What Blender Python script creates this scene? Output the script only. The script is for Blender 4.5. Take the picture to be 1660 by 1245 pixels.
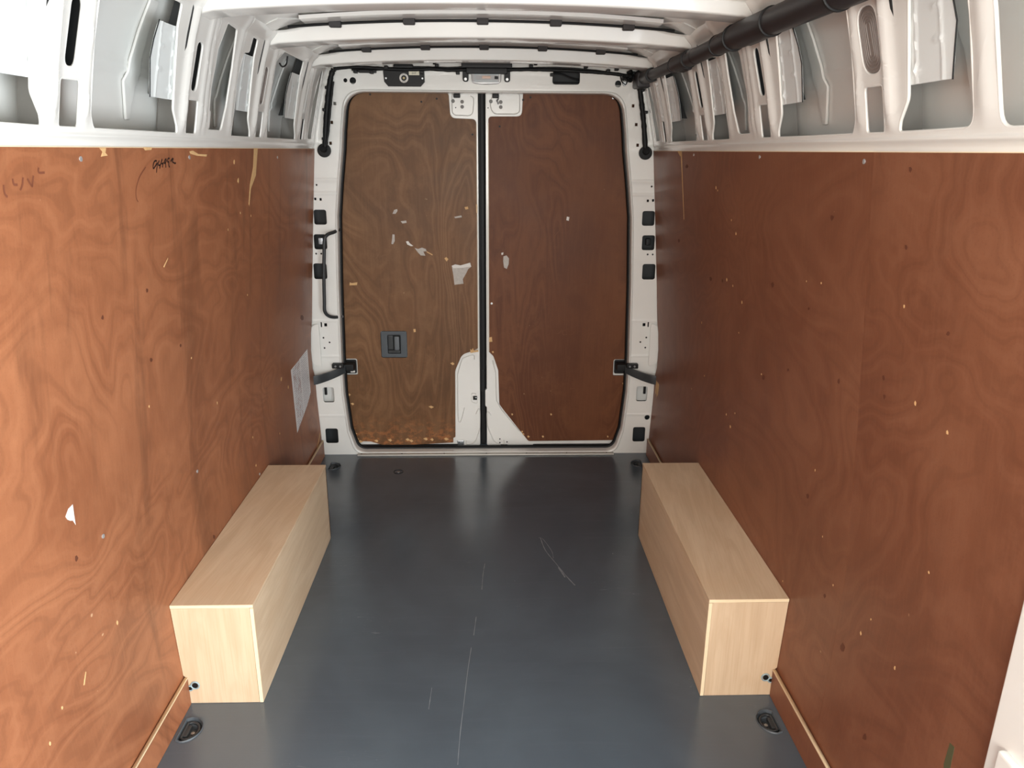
import bpy, bmesh, math, random
import numpy as np
from mathutils import Vector, Matrix
random.seed(7)
SC = bpy.context.scene
for o in list(bpy.data.objects): bpy.data.objects.remove(o)

# ------------------------------------------------------------------ camera
FPX, PITCH, YAW, ROLL = 1214.164, .3024, .0302, .0063
CAM = Vector((.0231, 0, 1.5924))
_F = Vector((math.sin(YAW)*math.cos(PITCH), math.cos(YAW)*math.cos(PITCH), -math.sin(PITCH)))
_R0 = Vector((math.cos(YAW), -math.sin(YAW), 0)); _U0 = _R0.cross(_F)
_RT = math.cos(ROLL)*_R0 + math.sin(ROLL)*_U0
_UP = -math.sin(ROLL)*_R0 + math.cos(ROLL)*_U0
cd = bpy.data.cameras.new('camera'); cam = bpy.data.objects.new('camera', cd); SC.collection.objects.link(cam)
M = Matrix.Identity(4)
for i in range(3):
    M[i][0] = _RT[i]; M[i][1] = _UP[i]; M[i][2] = -_F[i]; M[i][3] = CAM[i]
cam.matrix_world = M
cd.sensor_width = 36; cd.lens = FPX/1660*36; cd.clip_start = .05
SC.camera = cam

# ------------------------------------------------------------------ world, light, exposure
w = bpy.data.worlds.new('world'); SC.world = w; w.use_nodes = True
w.node_tree.nodes['Background'].inputs[0].default_value = (.80, .90, 1, 1)
w.node_tree.nodes['Background'].inputs[1].default_value = 1.6
def area(name, loc, rot, sx, sy, power, col):
    l = bpy.data.lights.new(name, 'AREA'); l.shape = 'RECTANGLE'; l.size = sx; l.size_y = sy; l.energy = power; l.color = col
    o = bpy.data.objects.new(name, l); SC.collection.objects.link(o); o.location = loc; o.rotation_euler = rot
    o['kind'] = 'helper'
    return o
# daylight coming in through the open sliding door (right, beside the camera); the lamp behind the camera is an added fill for the rear
area('side_door_daylight', (1.02, .27, .78), (0, math.radians(90), 0), 1.45, 1.35, 64, (.90, .96, 1))
area('front_fill', (0, -1.15, 1.45), (math.radians(-90), 0, math.radians(180)), 1.5, .95, 54, (1, .96, .88))
SC.view_settings.view_transform = 'Standard'; SC.view_settings.look = 'None'
SC.view_settings.gamma = 1; SC.view_settings.use_curve_mapping = False
SC.view_settings.exposure = 0.45

# ------------------------------------------------------------------ helpers
def lin(*c):
    return tuple((x/255/12.92 if x/255 <= .04045 else ((x/255+.055)/1.055)**2.4) for x in c) + (1,)
def mat(name, col, rough=.5, metal=0., coat=0., spec=.5, bump=0., bscale=300, var=0., vscale=6):
    m = bpy.data.materials.new(name); m.use_nodes = True
    n = m.node_tree.nodes; L = m.node_tree.links; b = n['Principled BSDF']
    b.inputs['Base Color'].default_value = col; b.inputs['Roughness'].default_value = rough
    b.inputs['Metallic'].default_value = metal; b.inputs['Coat Weight'].default_value = coat
    b.inputs['Specular IOR Level'].default_value = spec
    tc = n.new('ShaderNodeTexCoord')
    if bump:
        t = n.new('ShaderNodeTexNoise'); t.inputs['Scale'].default_value = bscale
        L.new(tc.outputs['Object'], t.inputs['Vector'])
        k = n.new('ShaderNodeBump'); k.inputs['Strength'].default_value = bump; k.inputs['Distance'].default_value = .002
        L.new(t.outputs[0], k.inputs['Height']); L.new(k.outputs[0], b.inputs['Normal'])
    if var:
        t = n.new('ShaderNodeTexNoise'); t.inputs['Scale'].default_value = vscale; t.inputs['Detail'].default_value = 4
        L.new(tc.outputs['Object'], t.inputs['Vector'])
        mx = n.new('ShaderNodeMix'); mx.data_type = 'RGBA'
        mx.inputs['A'].default_value = col; mx.inputs['B'].default_value = tuple(c*(1-var) for c in col[:3])+(1,)
        L.new(t.outputs[0], mx.inputs['Factor']); L.new(mx.outputs['Result'], b.inputs['Base Color'])
    return m

class NB:                                   # tiny node-graph builder
    def __init__(s, name):
        s.m = bpy.data.materials.new(name); s.m.use_nodes = True
        s.n = s.m.node_tree.nodes; s.L = s.m.node_tree.links; s.b = s.n['Principled BSDF']
        s.tc = s.n.new('ShaderNodeTexCoord')
    def put(s, sock, v):
        if isinstance(v, bpy.types.NodeSocket): s.L.new(v, sock)
        else: sock.default_value = v
    def mapping(s, scale=(1,1,1), loc=(0,0,0), rot=(0,0,0), vec=None):
        q = s.n.new('ShaderNodeMapping'); q.inputs['Scale'].default_value = scale
        q.inputs['Location'].default_value = loc; q.inputs['Rotation'].default_value = rot
        s.L.new(vec or s.tc.outputs['Object'], q.inputs['Vector']); return q.outputs[0]
    def noise(s, vec, scale, detail=3, rough=.5, dist=0.):
        q = s.n.new('ShaderNodeTexNoise'); s.L.new(vec, q.inputs['Vector'])
        q.inputs['Scale'].default_value = scale; q.inputs['Detail'].default_value = detail
        q.inputs['Roughness'].default_value = rough; q.inputs['Distortion'].default_value = dist
        return q.outputs[0]
    def math(s, op, a, b=0., c=0.):
        q = s.n.new('ShaderNodeMath'); q.operation = op
        s.put(q.inputs[0], a); s.put(q.inputs[1], b); s.put(q.inputs[2], c); return q.outputs[0]
    def ramp(s, v, stops, interp='LINEAR'):
        q = s.n.new('ShaderNodeValToRGB'); e = q.color_ramp; e.interpolation = interp
        for i, (p, c) in enumerate(stops):
            el = e.elements[i] if i < 2 else e.elements.new(p)
            el.position = p; el.color = c if len(c) == 4 else tuple(c)+(1,)
        s.L.new(v, q.inputs[0]); return q.outputs[0]
    def step(s, v, lo, hi):
        q = s.n.new('ShaderNodeMapRange'); q.interpolation_type = 'SMOOTHSTEP'
        s.put(q.inputs['Value'], v); q.inputs['From Min'].default_value = lo; q.inputs['From Max'].default_value = hi
        return q.outputs[0]
    def mix(s, f, a, b, mode='MIX'):
        q = s.n.new('ShaderNodeMix'); q.data_type = 'RGBA'; q.blend_type = mode
        s.put(q.inputs['Factor'], f); s.put(q.inputs['A'], a); s.put(q.inputs['B'], b); return q.outputs['Result']
    def sep(s, vec=None):
        q = s.n.new('ShaderNodeSeparateXYZ'); s.L.new(vec or s.tc.outputs['Object'], q.inputs[0]); return q.outputs
    def bump(s, h, strength, dist=.002):
        q = s.n.new('ShaderNodeBump'); q.inputs['Strength'].default_value = strength; q.inputs['Distance'].default_value = dist
        s.L.new(h, q.inputs['Height']); s.L.new(q.outputs[0], s.b.inputs['Normal'])

G = lambda v: (v, v, v, 1)
def plywood(name, base, dark, light, grain=.5, rough=.38, stains=.5, lines=46, seed=0., chips=.5, vert=False, wear=None, spec=.4):
    s = NB(name)
    p = s.mapping(loc=(seed, seed*1.7, seed*.6))
    gsc = (1.5, 1.5, .55) if vert else (.8, .8, 1.25)
    n1 = s.noise(s.mapping(scale=gsc, loc=(seed, seed, seed)), 1.25, 3.5, .48, .55)
    msk = s.noise(s.mapping(scale=gsc, loc=(seed+5, seed, 2)), 1.7, 2)
    band = s.math('SINE', s.math('MULTIPLY', n1, lines*4.6))
    band2 = s.math('SINE', s.math('MULTIPLY_ADD', n1, lines*.62, 2.0))
    fine = s.noise(s.mapping(scale=(60, 60, 3.5), loc=(seed,)*3), 2.2, 3, .6)
    pore = s.noise(s.mapping(scale=(1, 26, 26) if not vert else (40, 40, 12), loc=(seed,)*3), 9, 2, .6)
    blotch = s.noise(p, 2.0, 4, .6, .3)
    streak = s.noise(s.mapping(scale=(3, 4.2, .6), loc=(seed, seed*2, 0)), 1.6, 5, .62, .9)
    dk2 = tuple(x*.66 for x in dark[:3])+(1,)
    lmask = s.math('MULTIPLY', s.step(msk, .36, .58), grain)
    c = s.mix(s.step(blotch, .3, .7), dark, base)
    c = s.mix(s.math('MULTIPLY', s.step(band2, .0, 1.), grain*.30), c, light)
    c = s.mix(s.math('MULTIPLY', s.step(band, .35, 1.), s.math('MULTIPLY', lmask, .42)), c, light)
    c = s.mix(s.math('MULTIPLY', s.step(band, -.55, -1.), s.math('MULTIPLY', lmask, .50)), c, dk2)
    c = s.mix(s.math('MULTIPLY', s.step(fine, .46, .68), .12), c, light)
    c = s.mix(s.math('MULTIPLY', s.step(pore, .55, .72), .22), c, dk2)
    c = s.mix(s.math('MULTIPLY', s.step(streak, .50, .68), stains*.42), c, tuple(x*y for x, y in zip(dk2[:3], (.95, 1.02, 1.1)))+(1,))
    mott = s.noise(p, 11, 5, .7)
    c = s.mix(s.math('MULTIPLY', s.step(mott, .48, .72), .30), c, dark)
    mott2 = s.noise(s.mapping(loc=(4.2, seed, 9)), 6, 6, .75)
    c = s.mix(s.math('MULTIPLY', s.step(mott2, .50, .74), .28), c, light)
    # scratches and chips
    scr = s.noise(s.mapping(scale=(1, 9, .8), rot=(.35, 0, 0), loc=(seed, 3, 1)), 7, 2, .5)
    mk = s.noise(p, 3.1, 1)
    line = s.math('MULTIPLY', s.step(s.math('ABSOLUTE', s.math('SUBTRACT', scr, .5)), .006, .0), s.step(mk, .60, .68))
    c = s.mix(s.math('MULTIPLY', line, .30), c, light)
    spk = s.noise(p, 42, 1, .5)
    spm = s.noise(p, 1.9, 2)
    sp = s.math('MULTIPLY', s.step(spk, .80, .835), s.step(spm, .45, .62))
    c = s.mix(s.math('MULTIPLY', sp, chips), c, lin(226, 190, 150))
    if wear:                                     # rubbed, bare strip along the bottom edge of the board
        z = s.sep()[2]
        wn = s.noise(s.mapping(scale=(3, 3, 5), loc=(seed, 0, 0)), 9, 5, .75)
        f = s.math('MULTIPLY', s.step(z, wear, .0), s.step(wn, .47, .60))
        c = s.mix(s.math('MULTIPLY', f, .55), c, lin(186, 116, 68))
    s.L.new(c, s.b.inputs['Base Color'])
    s.put(s.b.inputs['Roughness'], s.math('MULTIPLY_ADD', blotch, .22, rough-.08))
    s.b.inputs['Specular IOR Level'].default_value = spec
    s.bump(s.math('ADD', s.math('MULTIPLY', fine, .5), s.math('MULTIPLY', mott, .8)), .18, .0012)
    return s.m
PLY_L = plywood('ply_lining_left', lin(155, 98, 66), lin(135, 82, 54), lin(178, 120, 84), .55, .42, 1.35, 34, 3.1)
PLY_R = plywood('ply_lining_right', lin(134, 86, 61), lin(118, 71, 49), lin(150, 102, 76), .42, .42, .35, 30, 7.7, .35)
PLY_DL = plywood('ply_door_left', lin(122, 86, 57), lin(101, 70, 45), lin(148, 111, 79), .60, .45, .4, 36, 12.2, .3, True, .22, .25)  # both doors share one finish; their lighting difference is put into the colours
PLY_DR = plywood('ply_door_right', lin(106, 64, 40), lin(93, 54, 33), lin(132, 86, 56), .55, .45, .3, 36, 21.4, .3, True, None, .22)

def birch(name, rot, seed):
    s = NB(name)
    v = s.mapping(rot=rot, loc=(seed, seed, seed))
    n1 = s.noise(s.mapping(scale=(9, 1.2, 9), vec=v), 2.0, 3, .55, 1.2)
    fine = s.noise(s.mapping(scale=(150, 4, 150), vec=v), 1.6, 2, .5)
    big = s.noise(v, 3, 3)
    c = s.mix(s.step(n1, .3, .7), lin(206, 178, 146), lin(218, 192, 161))
    c = s.mix(s.math('MULTIPLY', s.step(fine, .45, .7), .28), c, lin(198, 164, 126))
    c = s.mix(s.math('MULTIPLY', s.step(big, .5, .75), .35), c, lin(208, 172, 134))
    kn = s.noise(s.mapping(scale=(1, .6, 1), vec=v), 17, 1)
    c = s.mix(s.math('MULTIPLY', s.step(kn, .79, .84), .6), c, lin(140, 92, 58))
    s.L.new(c, s.b.inputs['Base Color']); s.b.inputs['Roughness'].default_value = .48
    s.bump(fine, .12, .001)
    return s.m
BIRCH_TOP = birch('birch_ply_top', (0, 0, .12), 2)
BIRCH_SIDE = birch('birch_ply_side', (0, 0, 0), 5)
BIRCH_FRONT = birch('birch_ply_front', (math.pi/2, 0, 0), 9)
def edge_ply(name):
    s = NB(name); z = s.sep()
    t = s.math('SINE', s.math('MULTIPLY', s.math('ADD', z[2], s.math('ADD', z[0], z[1])), 2200))
    s.L.new(s.mix(s.step(t, -.2, .4), lin(232, 204, 158), lin(176, 132, 88)), s.b.inputs['Base Color'])
    s.b.inputs['Roughness'].default_value = .7; return s.m
EDGE = mat('ply_edge', lin(244, 222, 184), .7, var=.12, vscale=60)

def paint(name, col, rough=.24):
    s = NB(name)
    n = s.noise(s.mapping(), 4, 3)
    s.L.new(s.mix(s.step(n, .3, .7), col, tuple(c*.96 for c in col[:3])+(1,)), s.b.inputs['Base Color'])
    s.b.inputs['Roughness'].default_value = rough
    s.b.inputs['Coat Weight'].default_value = .35; s.b.inputs['Coat Roughness'].default_value = .08
    o = s.noise(s.mapping(), 160, 2)
    s.bump(o, .05, .001)
    return s.m
WHITE = paint('white_body_paint', lin(234, 233, 228))
WHITE_IN = paint('white_inner_skin', lin(218, 218, 214), .4)
WEB_SHADE = mat('web_shade_grey', lin(128, 126, 122), .6)  # web greyed to carry the shade inside the lower openings
PLATEW = paint('cool_white_plate', lin(226, 231, 230), .35)
BLACK = mat('black_plastic', lin(22, 22, 23), .5, spec=.3, bump=.1, bscale=500)
RUBBER = mat('black_rubber', lin(17, 18, 19), .55, spec=.3)
TUBE = mat('black_conduit_plastic', lin(38, 34, 36), .45, spec=.35, bump=.05)
GREYPL = mat('grey_plastic', lin(74, 80, 85), .5, bump=.1, bscale=700)
DARKPL = mat('dark_grey_plastic', lin(46, 49, 51), .5)
CAV = mat('unlit_steel_cavity', lin(38, 40, 42), .6)  # near-black colour carries the shade of the closed cavities
PAD = mat('grey_foam_pad', lin(62, 60, 60), .85)
STEEL = mat('steel', lin(170, 172, 175), .35, metal=.9)
ZINC = mat('screw_zinc', lin(196, 196, 196), .4, metal=.6)
CHIP = mat('bare_wood_splinter', lin(232, 188, 132), .8, var=.35, vscale=90)
PAPER = mat('torn_paper', lin(205, 198, 190), .8, var=.35, vscale=70)
WPAPER = mat('white_paper_scrap', lin(232, 228, 222), .8, var=.12, vscale=80)
INK = mat('marker_ink', lin(40, 20, 14), .6)
PENCIL = mat('faded_marker', lin(118, 66, 44), .7)
SCR = mat('floor_scratch', lin(112, 118, 123), .7)
GREEN = mat('green_paint_smear', lin(84, 84, 56), .6)
VENT = mat('taupe_vent_plastic', lin(132, 122, 116), .55)
ALU = mat('sill_aluminium', lin(186, 182, 174), .4, metal=.2)
LIP = mat('cream_sealed_edge', lin(226, 216, 196), .5)

def floor_mat():
    s = NB('coated_floor_board')
    v = s.mapping()
    big = s.noise(v, 1.3, 4, .6, .4)
    wipe = s.noise(s.mapping(scale=(1.2, 16, 1)), 2.4, 4, .6, .8)
    mot = s.noise(v, 9, 5, .7)
    c = s.mix(s.step(big, .3, .7), lin(70, 79, 87), lin(82, 92, 100))
    c = s.mix(s.math('MULTIPLY', s.step(wipe, .5, .85), .22), c, lin(92, 99, 107))
    # dust spots
    sp = s.math('MULTIPLY', s.step(s.noise(v, 75, 1), .80, .84), s.step(s.noise(v, 2.6, 2), .48, .62))
    c = s.mix(s.math('MULTIPLY', sp, .55), c, lin(165, 168, 170))
    scr = s.noise(s.mapping(scale=(1.4, 7, 1), rot=(0, 0, .9)), 6, 1)
    ln = s.math('MULTIPLY', s.step(s.math('ABSOLUTE', s.math('SUBTRACT', scr, .5)), .0035, .0), s.step(s.noise(v, 2.9, 1), .58, .66))
    c = s.mix(s.math('MULTIPLY', ln, .25), c, lin(140, 144, 148))
    s.L.new(c, s.b.inputs['Base Color'])
    s.put(s.b.inputs['Roughness'], s.math('ADD', s.math('MULTIPLY', wipe, .12), s.math('MULTIPLY_ADD', mot, .08, .10)))
    s.b.inputs['Specular IOR Level'].default_value = .8
    # fine hexagon-like anti-slip embossing
    xyz = s.sep()
    a = s.math('SINE', s.math('MULTIPLY', s.math('ADD', xyz[0], s.math('MULTIPLY', xyz[1], .58)), 900))
    b = s.math('SINE', s.math('MULTIPLY', s.math('SUBTRACT', xyz[0], s.math('MULTIPLY', xyz[1], .58)), 900))
    h = s.math('ADD', s.math('MULTIPLY', s.math('MULTIPLY', a, b), .45), s.math('MULTIPLY', wipe, 1.0))
    s.bump(h, .10, .0010)
    return s.m
FLOOR = floor_mat()

def notice_mat():
    s = NB('printed_notice')
    g = s.sep(s.tc.outputs['Generated'])       # y along the sheet, z up
    rows = s.math('SINE', s.math('MULTIPLY', g[2], 190))
    words = s.noise(s.mapping(scale=(1, 30, 60), vec=s.tc.outputs['Generated']), 1.6, 2)
    cols = s.math('MULTIPLY', s.step(s.math('ABSOLUTE', s.math('SUBTRACT', g[1], .28)), .21, .19), 1.0)
    cols2 = s.step(s.math('ABSOLUTE', s.math('SUBTRACT', g[1], .74)), .21, .19)
    t = s.math('MULTIPLY', s.math('MULTIPLY', s.step(rows, 0., .5), s.step(words, .40, .50)), s.math('ADD', cols, cols2))
    blk = s.math('MULTIPLY', s.step(s.noise(s.mapping(scale=(1, 12, 9), vec=s.tc.outputs['Generated']), 1.3, 2), .54, .60), cols)
    c = s.mix(s.math('MULTIPLY', t, .6), lin(236, 234, 234), lin(120, 124, 134))
    c = s.mix(s.math('MULTIPLY', blk, .45), c, lin(168, 120, 110))
    s.L.new(c, s.b.inputs['Base Color']); s.b.inputs['Roughness'].default_value = .5
    return s.m
NOTICE = notice_mat()
def lens_mat():
    m = mat('clear_ribbed_lens', lin(190, 190, 192), .15)
    m.node_tree.nodes['Principled BSDF'].inputs['Transmission Weight'].default_value = .75
    return m
LENS = lens_mat()

def thing(name, label, cat, loc=(0, 0, 0), group=None, kind=None):
    o = bpy.data.objects.new(name, None); SC.collection.objects.link(o); o.location = loc
    o.empty_display_size = .05; o['label'] = label
    if cat: o['category'] = cat
    if group: o['group'] = group
    if kind: o['kind'] = kind
    return o
def base(o):
    v = Vector((0, 0, 0))
    while o: v += o.location; o = o.parent
    return v
def obj(name, bm, m, parent=None, label=None, smooth=35, kind=None, recalc=True, loc=None):
    """bm is in world coordinates; it is moved into the parent's frame (or to its own base `loc`)."""
    if recalc: bmesh.ops.recalc_face_normals(bm, faces=bm.faces)
    org = base(parent) if parent else Vector(loc or (0, 0, 0))
    bmesh.ops.translate(bm, verts=bm.verts, vec=-org)
    me = bpy.data.meshes.new(name); bm.to_mesh(me); bm.free()
    for k in (m if isinstance(m, (list, tuple)) else [m]): me.materials.append(k)
    if smooth:
        me.polygons.foreach_set('use_smooth', [True]*len(me.polygons)); me.set_sharp_from_angle(angle=math.radians(smooth))
    o = bpy.data.objects.new(name, me); SC.collection.objects.link(o)
    if smooth:
        wn = o.modifiers.new('weighted', 'WEIGHTED_NORMAL'); wn.keep_sharp = True; wn.weight = 80
    if parent: o.parent = parent
    else: o.location = org
    if label: o['label'] = label
    if kind: o['kind'] = kind
    return o

def box(bm, lo, hi, bev=0.):
    r = bmesh.ops.create_cube(bm, size=1)
    vs = r['verts']
    for v in vs: v.co = Vector([lo[i]+(v.co[i]+.5)*(hi[i]-lo[i]) for i in range(3)])
    if bev:
        es = list({e for v in vs for e in v.link_edges})
        bmesh.ops.bevel(bm, geom=es, offset=bev, segments=2, affect='EDGES', profile=.5)
    return bm
def BX(lo, hi, bev=0.): return box(bmesh.new(), lo, hi, bev)
def tube(bm, pts, rad, seg=12, closed=False, caps=True):
    pts = [Vector(p) for p in pts]; n = len(pts)
    rad = rad if isinstance(rad, (list, tuple)) else [rad]*n
    rings = []; up = None
    for i, p in enumerate(pts):
        a = pts[(i-1) % n] if (i or closed) else p; b = pts[(i+1) % n] if (i < n-1 or closed) else p
        t = (b-a).normalized()
        if up is None: up = Vector((0, 0, 1)) if abs(t.z) < .9 else Vector((1, 0, 0))
        s = t.cross(up).normalized(); up = s.cross(t).normalized()
        rings.append([bm.verts.new(p + rad[i]*(math.cos(2*math.pi*k/seg)*s + math.sin(2*math.pi*k/seg)*up)) for k in range(seg)])
    for i in range(n if closed else n-1):
        A, B = rings[i], rings[(i+1) % n]
        for k in range(seg): bm.faces.new((A[k], A[(k+1) % seg], B[(k+1) % seg], B[k]))
    if caps and not closed:
        bm.faces.new(rings[0]); bm.faces.new(rings[-1][::-1])
    return bm
def spline(pts, n=6):
    pts = [Vector(p) for p in pts]; out = []
    for i in range(len(pts)-1):
        p0, p1, p2, p3 = pts[max(i-1, 0)], pts[i], pts[i+1], pts[min(i+2, len(pts)-1)]
        for k in range(n):
            t = k/n
            out.append(.5*((2*p1)+(p2-p0)*t+(2*p0-5*p1+4*p2-p3)*t*t+(-p0+3*p1-3*p2+p3)*t**3))
    out.append(pts[-1]); return out
def disc(bm, c, axis, r, h, seg=20, r2=None):
    """short cylinder from c along axis"""
    axis = Vector(axis).normalized(); c = Vector(c)
    tube(bm, [c, c+axis*h*.8, c+axis*h], [r, r, (r2 if r2 is not None else r*.85)], seg); return bm

def rpoly(pts, r=.01, seg=5):
    """rounded polygon; pts may carry their own radius as third value"""
    out = []; n = len(pts)
    for i in range(n):
        p = Vector(pts[i][:2]); a = Vector(pts[i-1][:2]); b = Vector(pts[(i+1) % n][:2])
        rr = pts[i][2] if len(pts[i]) > 2 else r
        da, db = (a-p), (b-p)
        la, lb = da.length, db.length; da.normalize(); db.normalize()
        ang = math.acos(max(-1, min(1, da.dot(db))))
        if rr <= 0 or ang > 3.05: out.append(tuple(p)); continue
        d = min(rr/math.tan(ang/2), la*.49, lb*.49); rr = d*math.tan(ang/2)
        p1, p2 = p+da*d, p+db*d
        for k in range(seg+1):
            t = k/seg
            out.append(tuple(p1.lerp(p, t).lerp(p.lerp(p2, t), t)))
    return out
def circ(c, r, n=16, ry=None): return [(c[0]+r*math.cos(2*math.pi*k/n), c[1]+(ry or r)*math.sin(2*math.pi*k/n)) for k in range(n)]
def rrect(u0, v0, u1, v1, r=.008): return rpoly([(u0, v0), (u1, v0), (u1, v1), (u0, v1)], r)

def sheet(outer, holes, thick, bev, mapper, cu=(), cv=()):
    """filled 2-D outline with holes, given thickness and rounded edges, cut on grid lines, then bent by mapper(u, v, w)."""
    cu_ = bpy.data.curves.new('tmp', 'CURVE'); cu_.dimensions = '2D'; cu_.fill_mode = 'BOTH'
    cu_.extrude = max(thick/2-bev, 0); cu_.bevel_depth = bev; cu_.bevel_resolution = 1
    cu_.offset = -bev
    for pl in [outer]+list(holes):
        s = cu_.splines.new('POLY'); s.points.add(len(pl)-1)
        for q, p in zip(s.points, pl): q.co = (p[0], p[1], 0, 1)
        s.use_cyclic_u = True
    o = bpy.data.objects.new('tmp', cu_); SC.collection.objects.link(o)
    dg = bpy.context.evaluated_depsgraph_get(); me = o.evaluated_get(dg).to_mesh()
    bm = bmesh.new(); bm.from_mesh(me); o.evaluated_get(dg).to_mesh_clear()
    bpy.data.objects.remove(o); bpy.data.curves.remove(cu_)
    bmesh.ops.remove_doubles(bm, verts=bm.verts, dist=1e-6)
    for x in cu: bmesh.ops.bisect_plane(bm, geom=bm.verts[:]+bm.edges[:]+bm.faces[:], plane_co=(x, 0, 0), plane_no=(1, 0, 0))
    for y in cv: bmesh.ops.bisect_plane(bm, geom=bm.verts[:]+bm.edges[:]+bm.faces[:], plane_co=(0, y, 0), plane_no=(0, 1, 0))
    for v in bm.verts: v.co = Vector(mapper(v.co.x, v.co.y, v.co.z))
    return bm

# wall cross-section (half width of the body at each height)
ZS = [0, .1, .33, .6, .97, 1.28, 1.6, 1.63, 1.745, 1.87, 1.95, 2.0, 2.03]
XS = [.892, .895, .905, .908, .882, .855, .826, .822, .798, .766, .738, .70, .62]
def prof(z): return float(np.interp(z, ZS, XS))
def wmap(side, off=0., bump=None):
    def f(y, z, w_):
        b = bump(y, z) if bump else 0.
        return (side*(prof(z)-off-w_-b), y, z)
    return f
def back(Yp):                       # plates facing the camera: w>0 comes towards the camera
    return lambda x, z, w_: (x, Yp-w_, z)
def frange(a, b, s):
    return [a+i*s for i in range(int((b-a)/s)+1)]

def ribbon_wall(pts, side, width, off=.0006):
    """hand-drawn strokes on a wall: pts in (y, z)"""
    bm = bmesh.new()
    p = [Vector((a, b, 0)) for a, b in pts]
    p = spline(p, 5)
    pr = None
    for i, q in enumerate(p):
        t = (p[min(i+1, len(p)-1)]-p[max(i-1, 0)]).normalized(); nrm = Vector((-t.y, t.x, 0))*width/2
        a, b = q+nrm, q-nrm
        cur = [bm.verts.new(wmap(side, off)(v.x, v.y, 0)) for v in (a, b)]
        if pr: bm.faces.new((pr[0], pr[1], cur[1], cur[0]))
        pr = cur
    return bm

# ------------------------------------------------------------------ SETTING: floor
Y0, Y1 = -1.1, 3.82
fl = thing('floor', 'dark grey anti-slip load floor of the van', None, (0, 1.4, 0), kind='structure')
TD = [(-.838, 1.780, -1), (.832, 1.776, 1), (-.797, 3.655, -1), (.803, 3.668, 1)]
def dshape(cx, cy, sd, k=1.):
    # flat side towards the wall
    pts = []
    a, b = .040*k, .046*k
    for i in range(15):
        t = -math.pi/2 + math.pi*i/14
        pts.append((cx-sd*(-.012*k + (a)*math.cos(t)*1.05), cy+b*math.sin(t)))
    pts.append((cx+sd*.026*k, cy+b*.86)); pts.append((cx+sd*.026*k, cy-b*.86))
    return pts
bm = sheet([(-.90, Y0), (.90, Y0), (.90, Y1), (-.90, Y1)], [dshape(a, b, s) for a, b, s in TD], .012, .001,
           lambda x, y, w_: (x, y, w_-.006))
obj('floor_board', bm, FLOOR, fl, recalc=True)
obj('subfloor', BX((-.95, Y0, -.06), (.95, 3.95, -.045)), CAV, fl)
def ribbon_floor(pts, width, n=5):
    bm = bmesh.new(); p = spline([Vector((a, b, 0)) for a, b in pts], n); pr = None
    for i, q in enumerate(p):
        t = (p[min(i+1, len(p)-1)]-p[max(i-1, 0)]).normalized(); nr = Vector((-t.y, t.x, 0))*width/2*(.5+random.random())
        cur = [bm.verts.new((v.x, v.y, .0006)) for v in (q+nr, q-nr)]
        if pr: bm.faces.new((pr[0], pr[1], cur[1], cur[0]))
        pr = cur
    return bm
def unp(u, v, ax, val):
    d = _F + _RT*((u-830)/FPX) - _UP*((v-622.5)/FPX)
    t = (val-CAM[ax])/d[ax]; return CAM+d*t
def fpx(*uv): return [tuple(unp(u, v, 2, 0)[:2]) for u, v in uv]
for pts, wd in [(fpx((876, 872), (884, 892), (900, 912), (918, 934), (932, 949)), .0035), (fpx((873, 872), (880, 874), (894, 893), (897, 905)), .002),
                (fpx((905, 920), (912, 930), (916, 936)), .005),
                (fpx((786, 914), (783, 932), (781, 956)), .0018), (fpx((764, 1050), (758, 1090), (752, 1140), (746, 1190), (742, 1240)), .0018),
                (fpx((700, 1115), (695, 1150)), .002), (fpx((772, 1000), (768, 1030)), .002)]:
    obj('scratch', ribbon_floor(pts, wd), SCR, fl, recalc=False)
# small screwed cap in the floor near the left door
bm = bmesh.new(); c = unp(646, 765, 2, 0); tube(bm, [(c.x+.024*math.cos(a), c.y+.024*math.sin(a), .001) for a in [2*math.pi*k/24 for k in range(24)]], .0018, 6, closed=True)
obj('floor_cap', bm, BLACK, fl); obj('floor_cap_screw', disc(bmesh.new(), (c.x, c.y, 0), (0, 0, 1), .008, .003), STEEL, fl)

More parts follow.
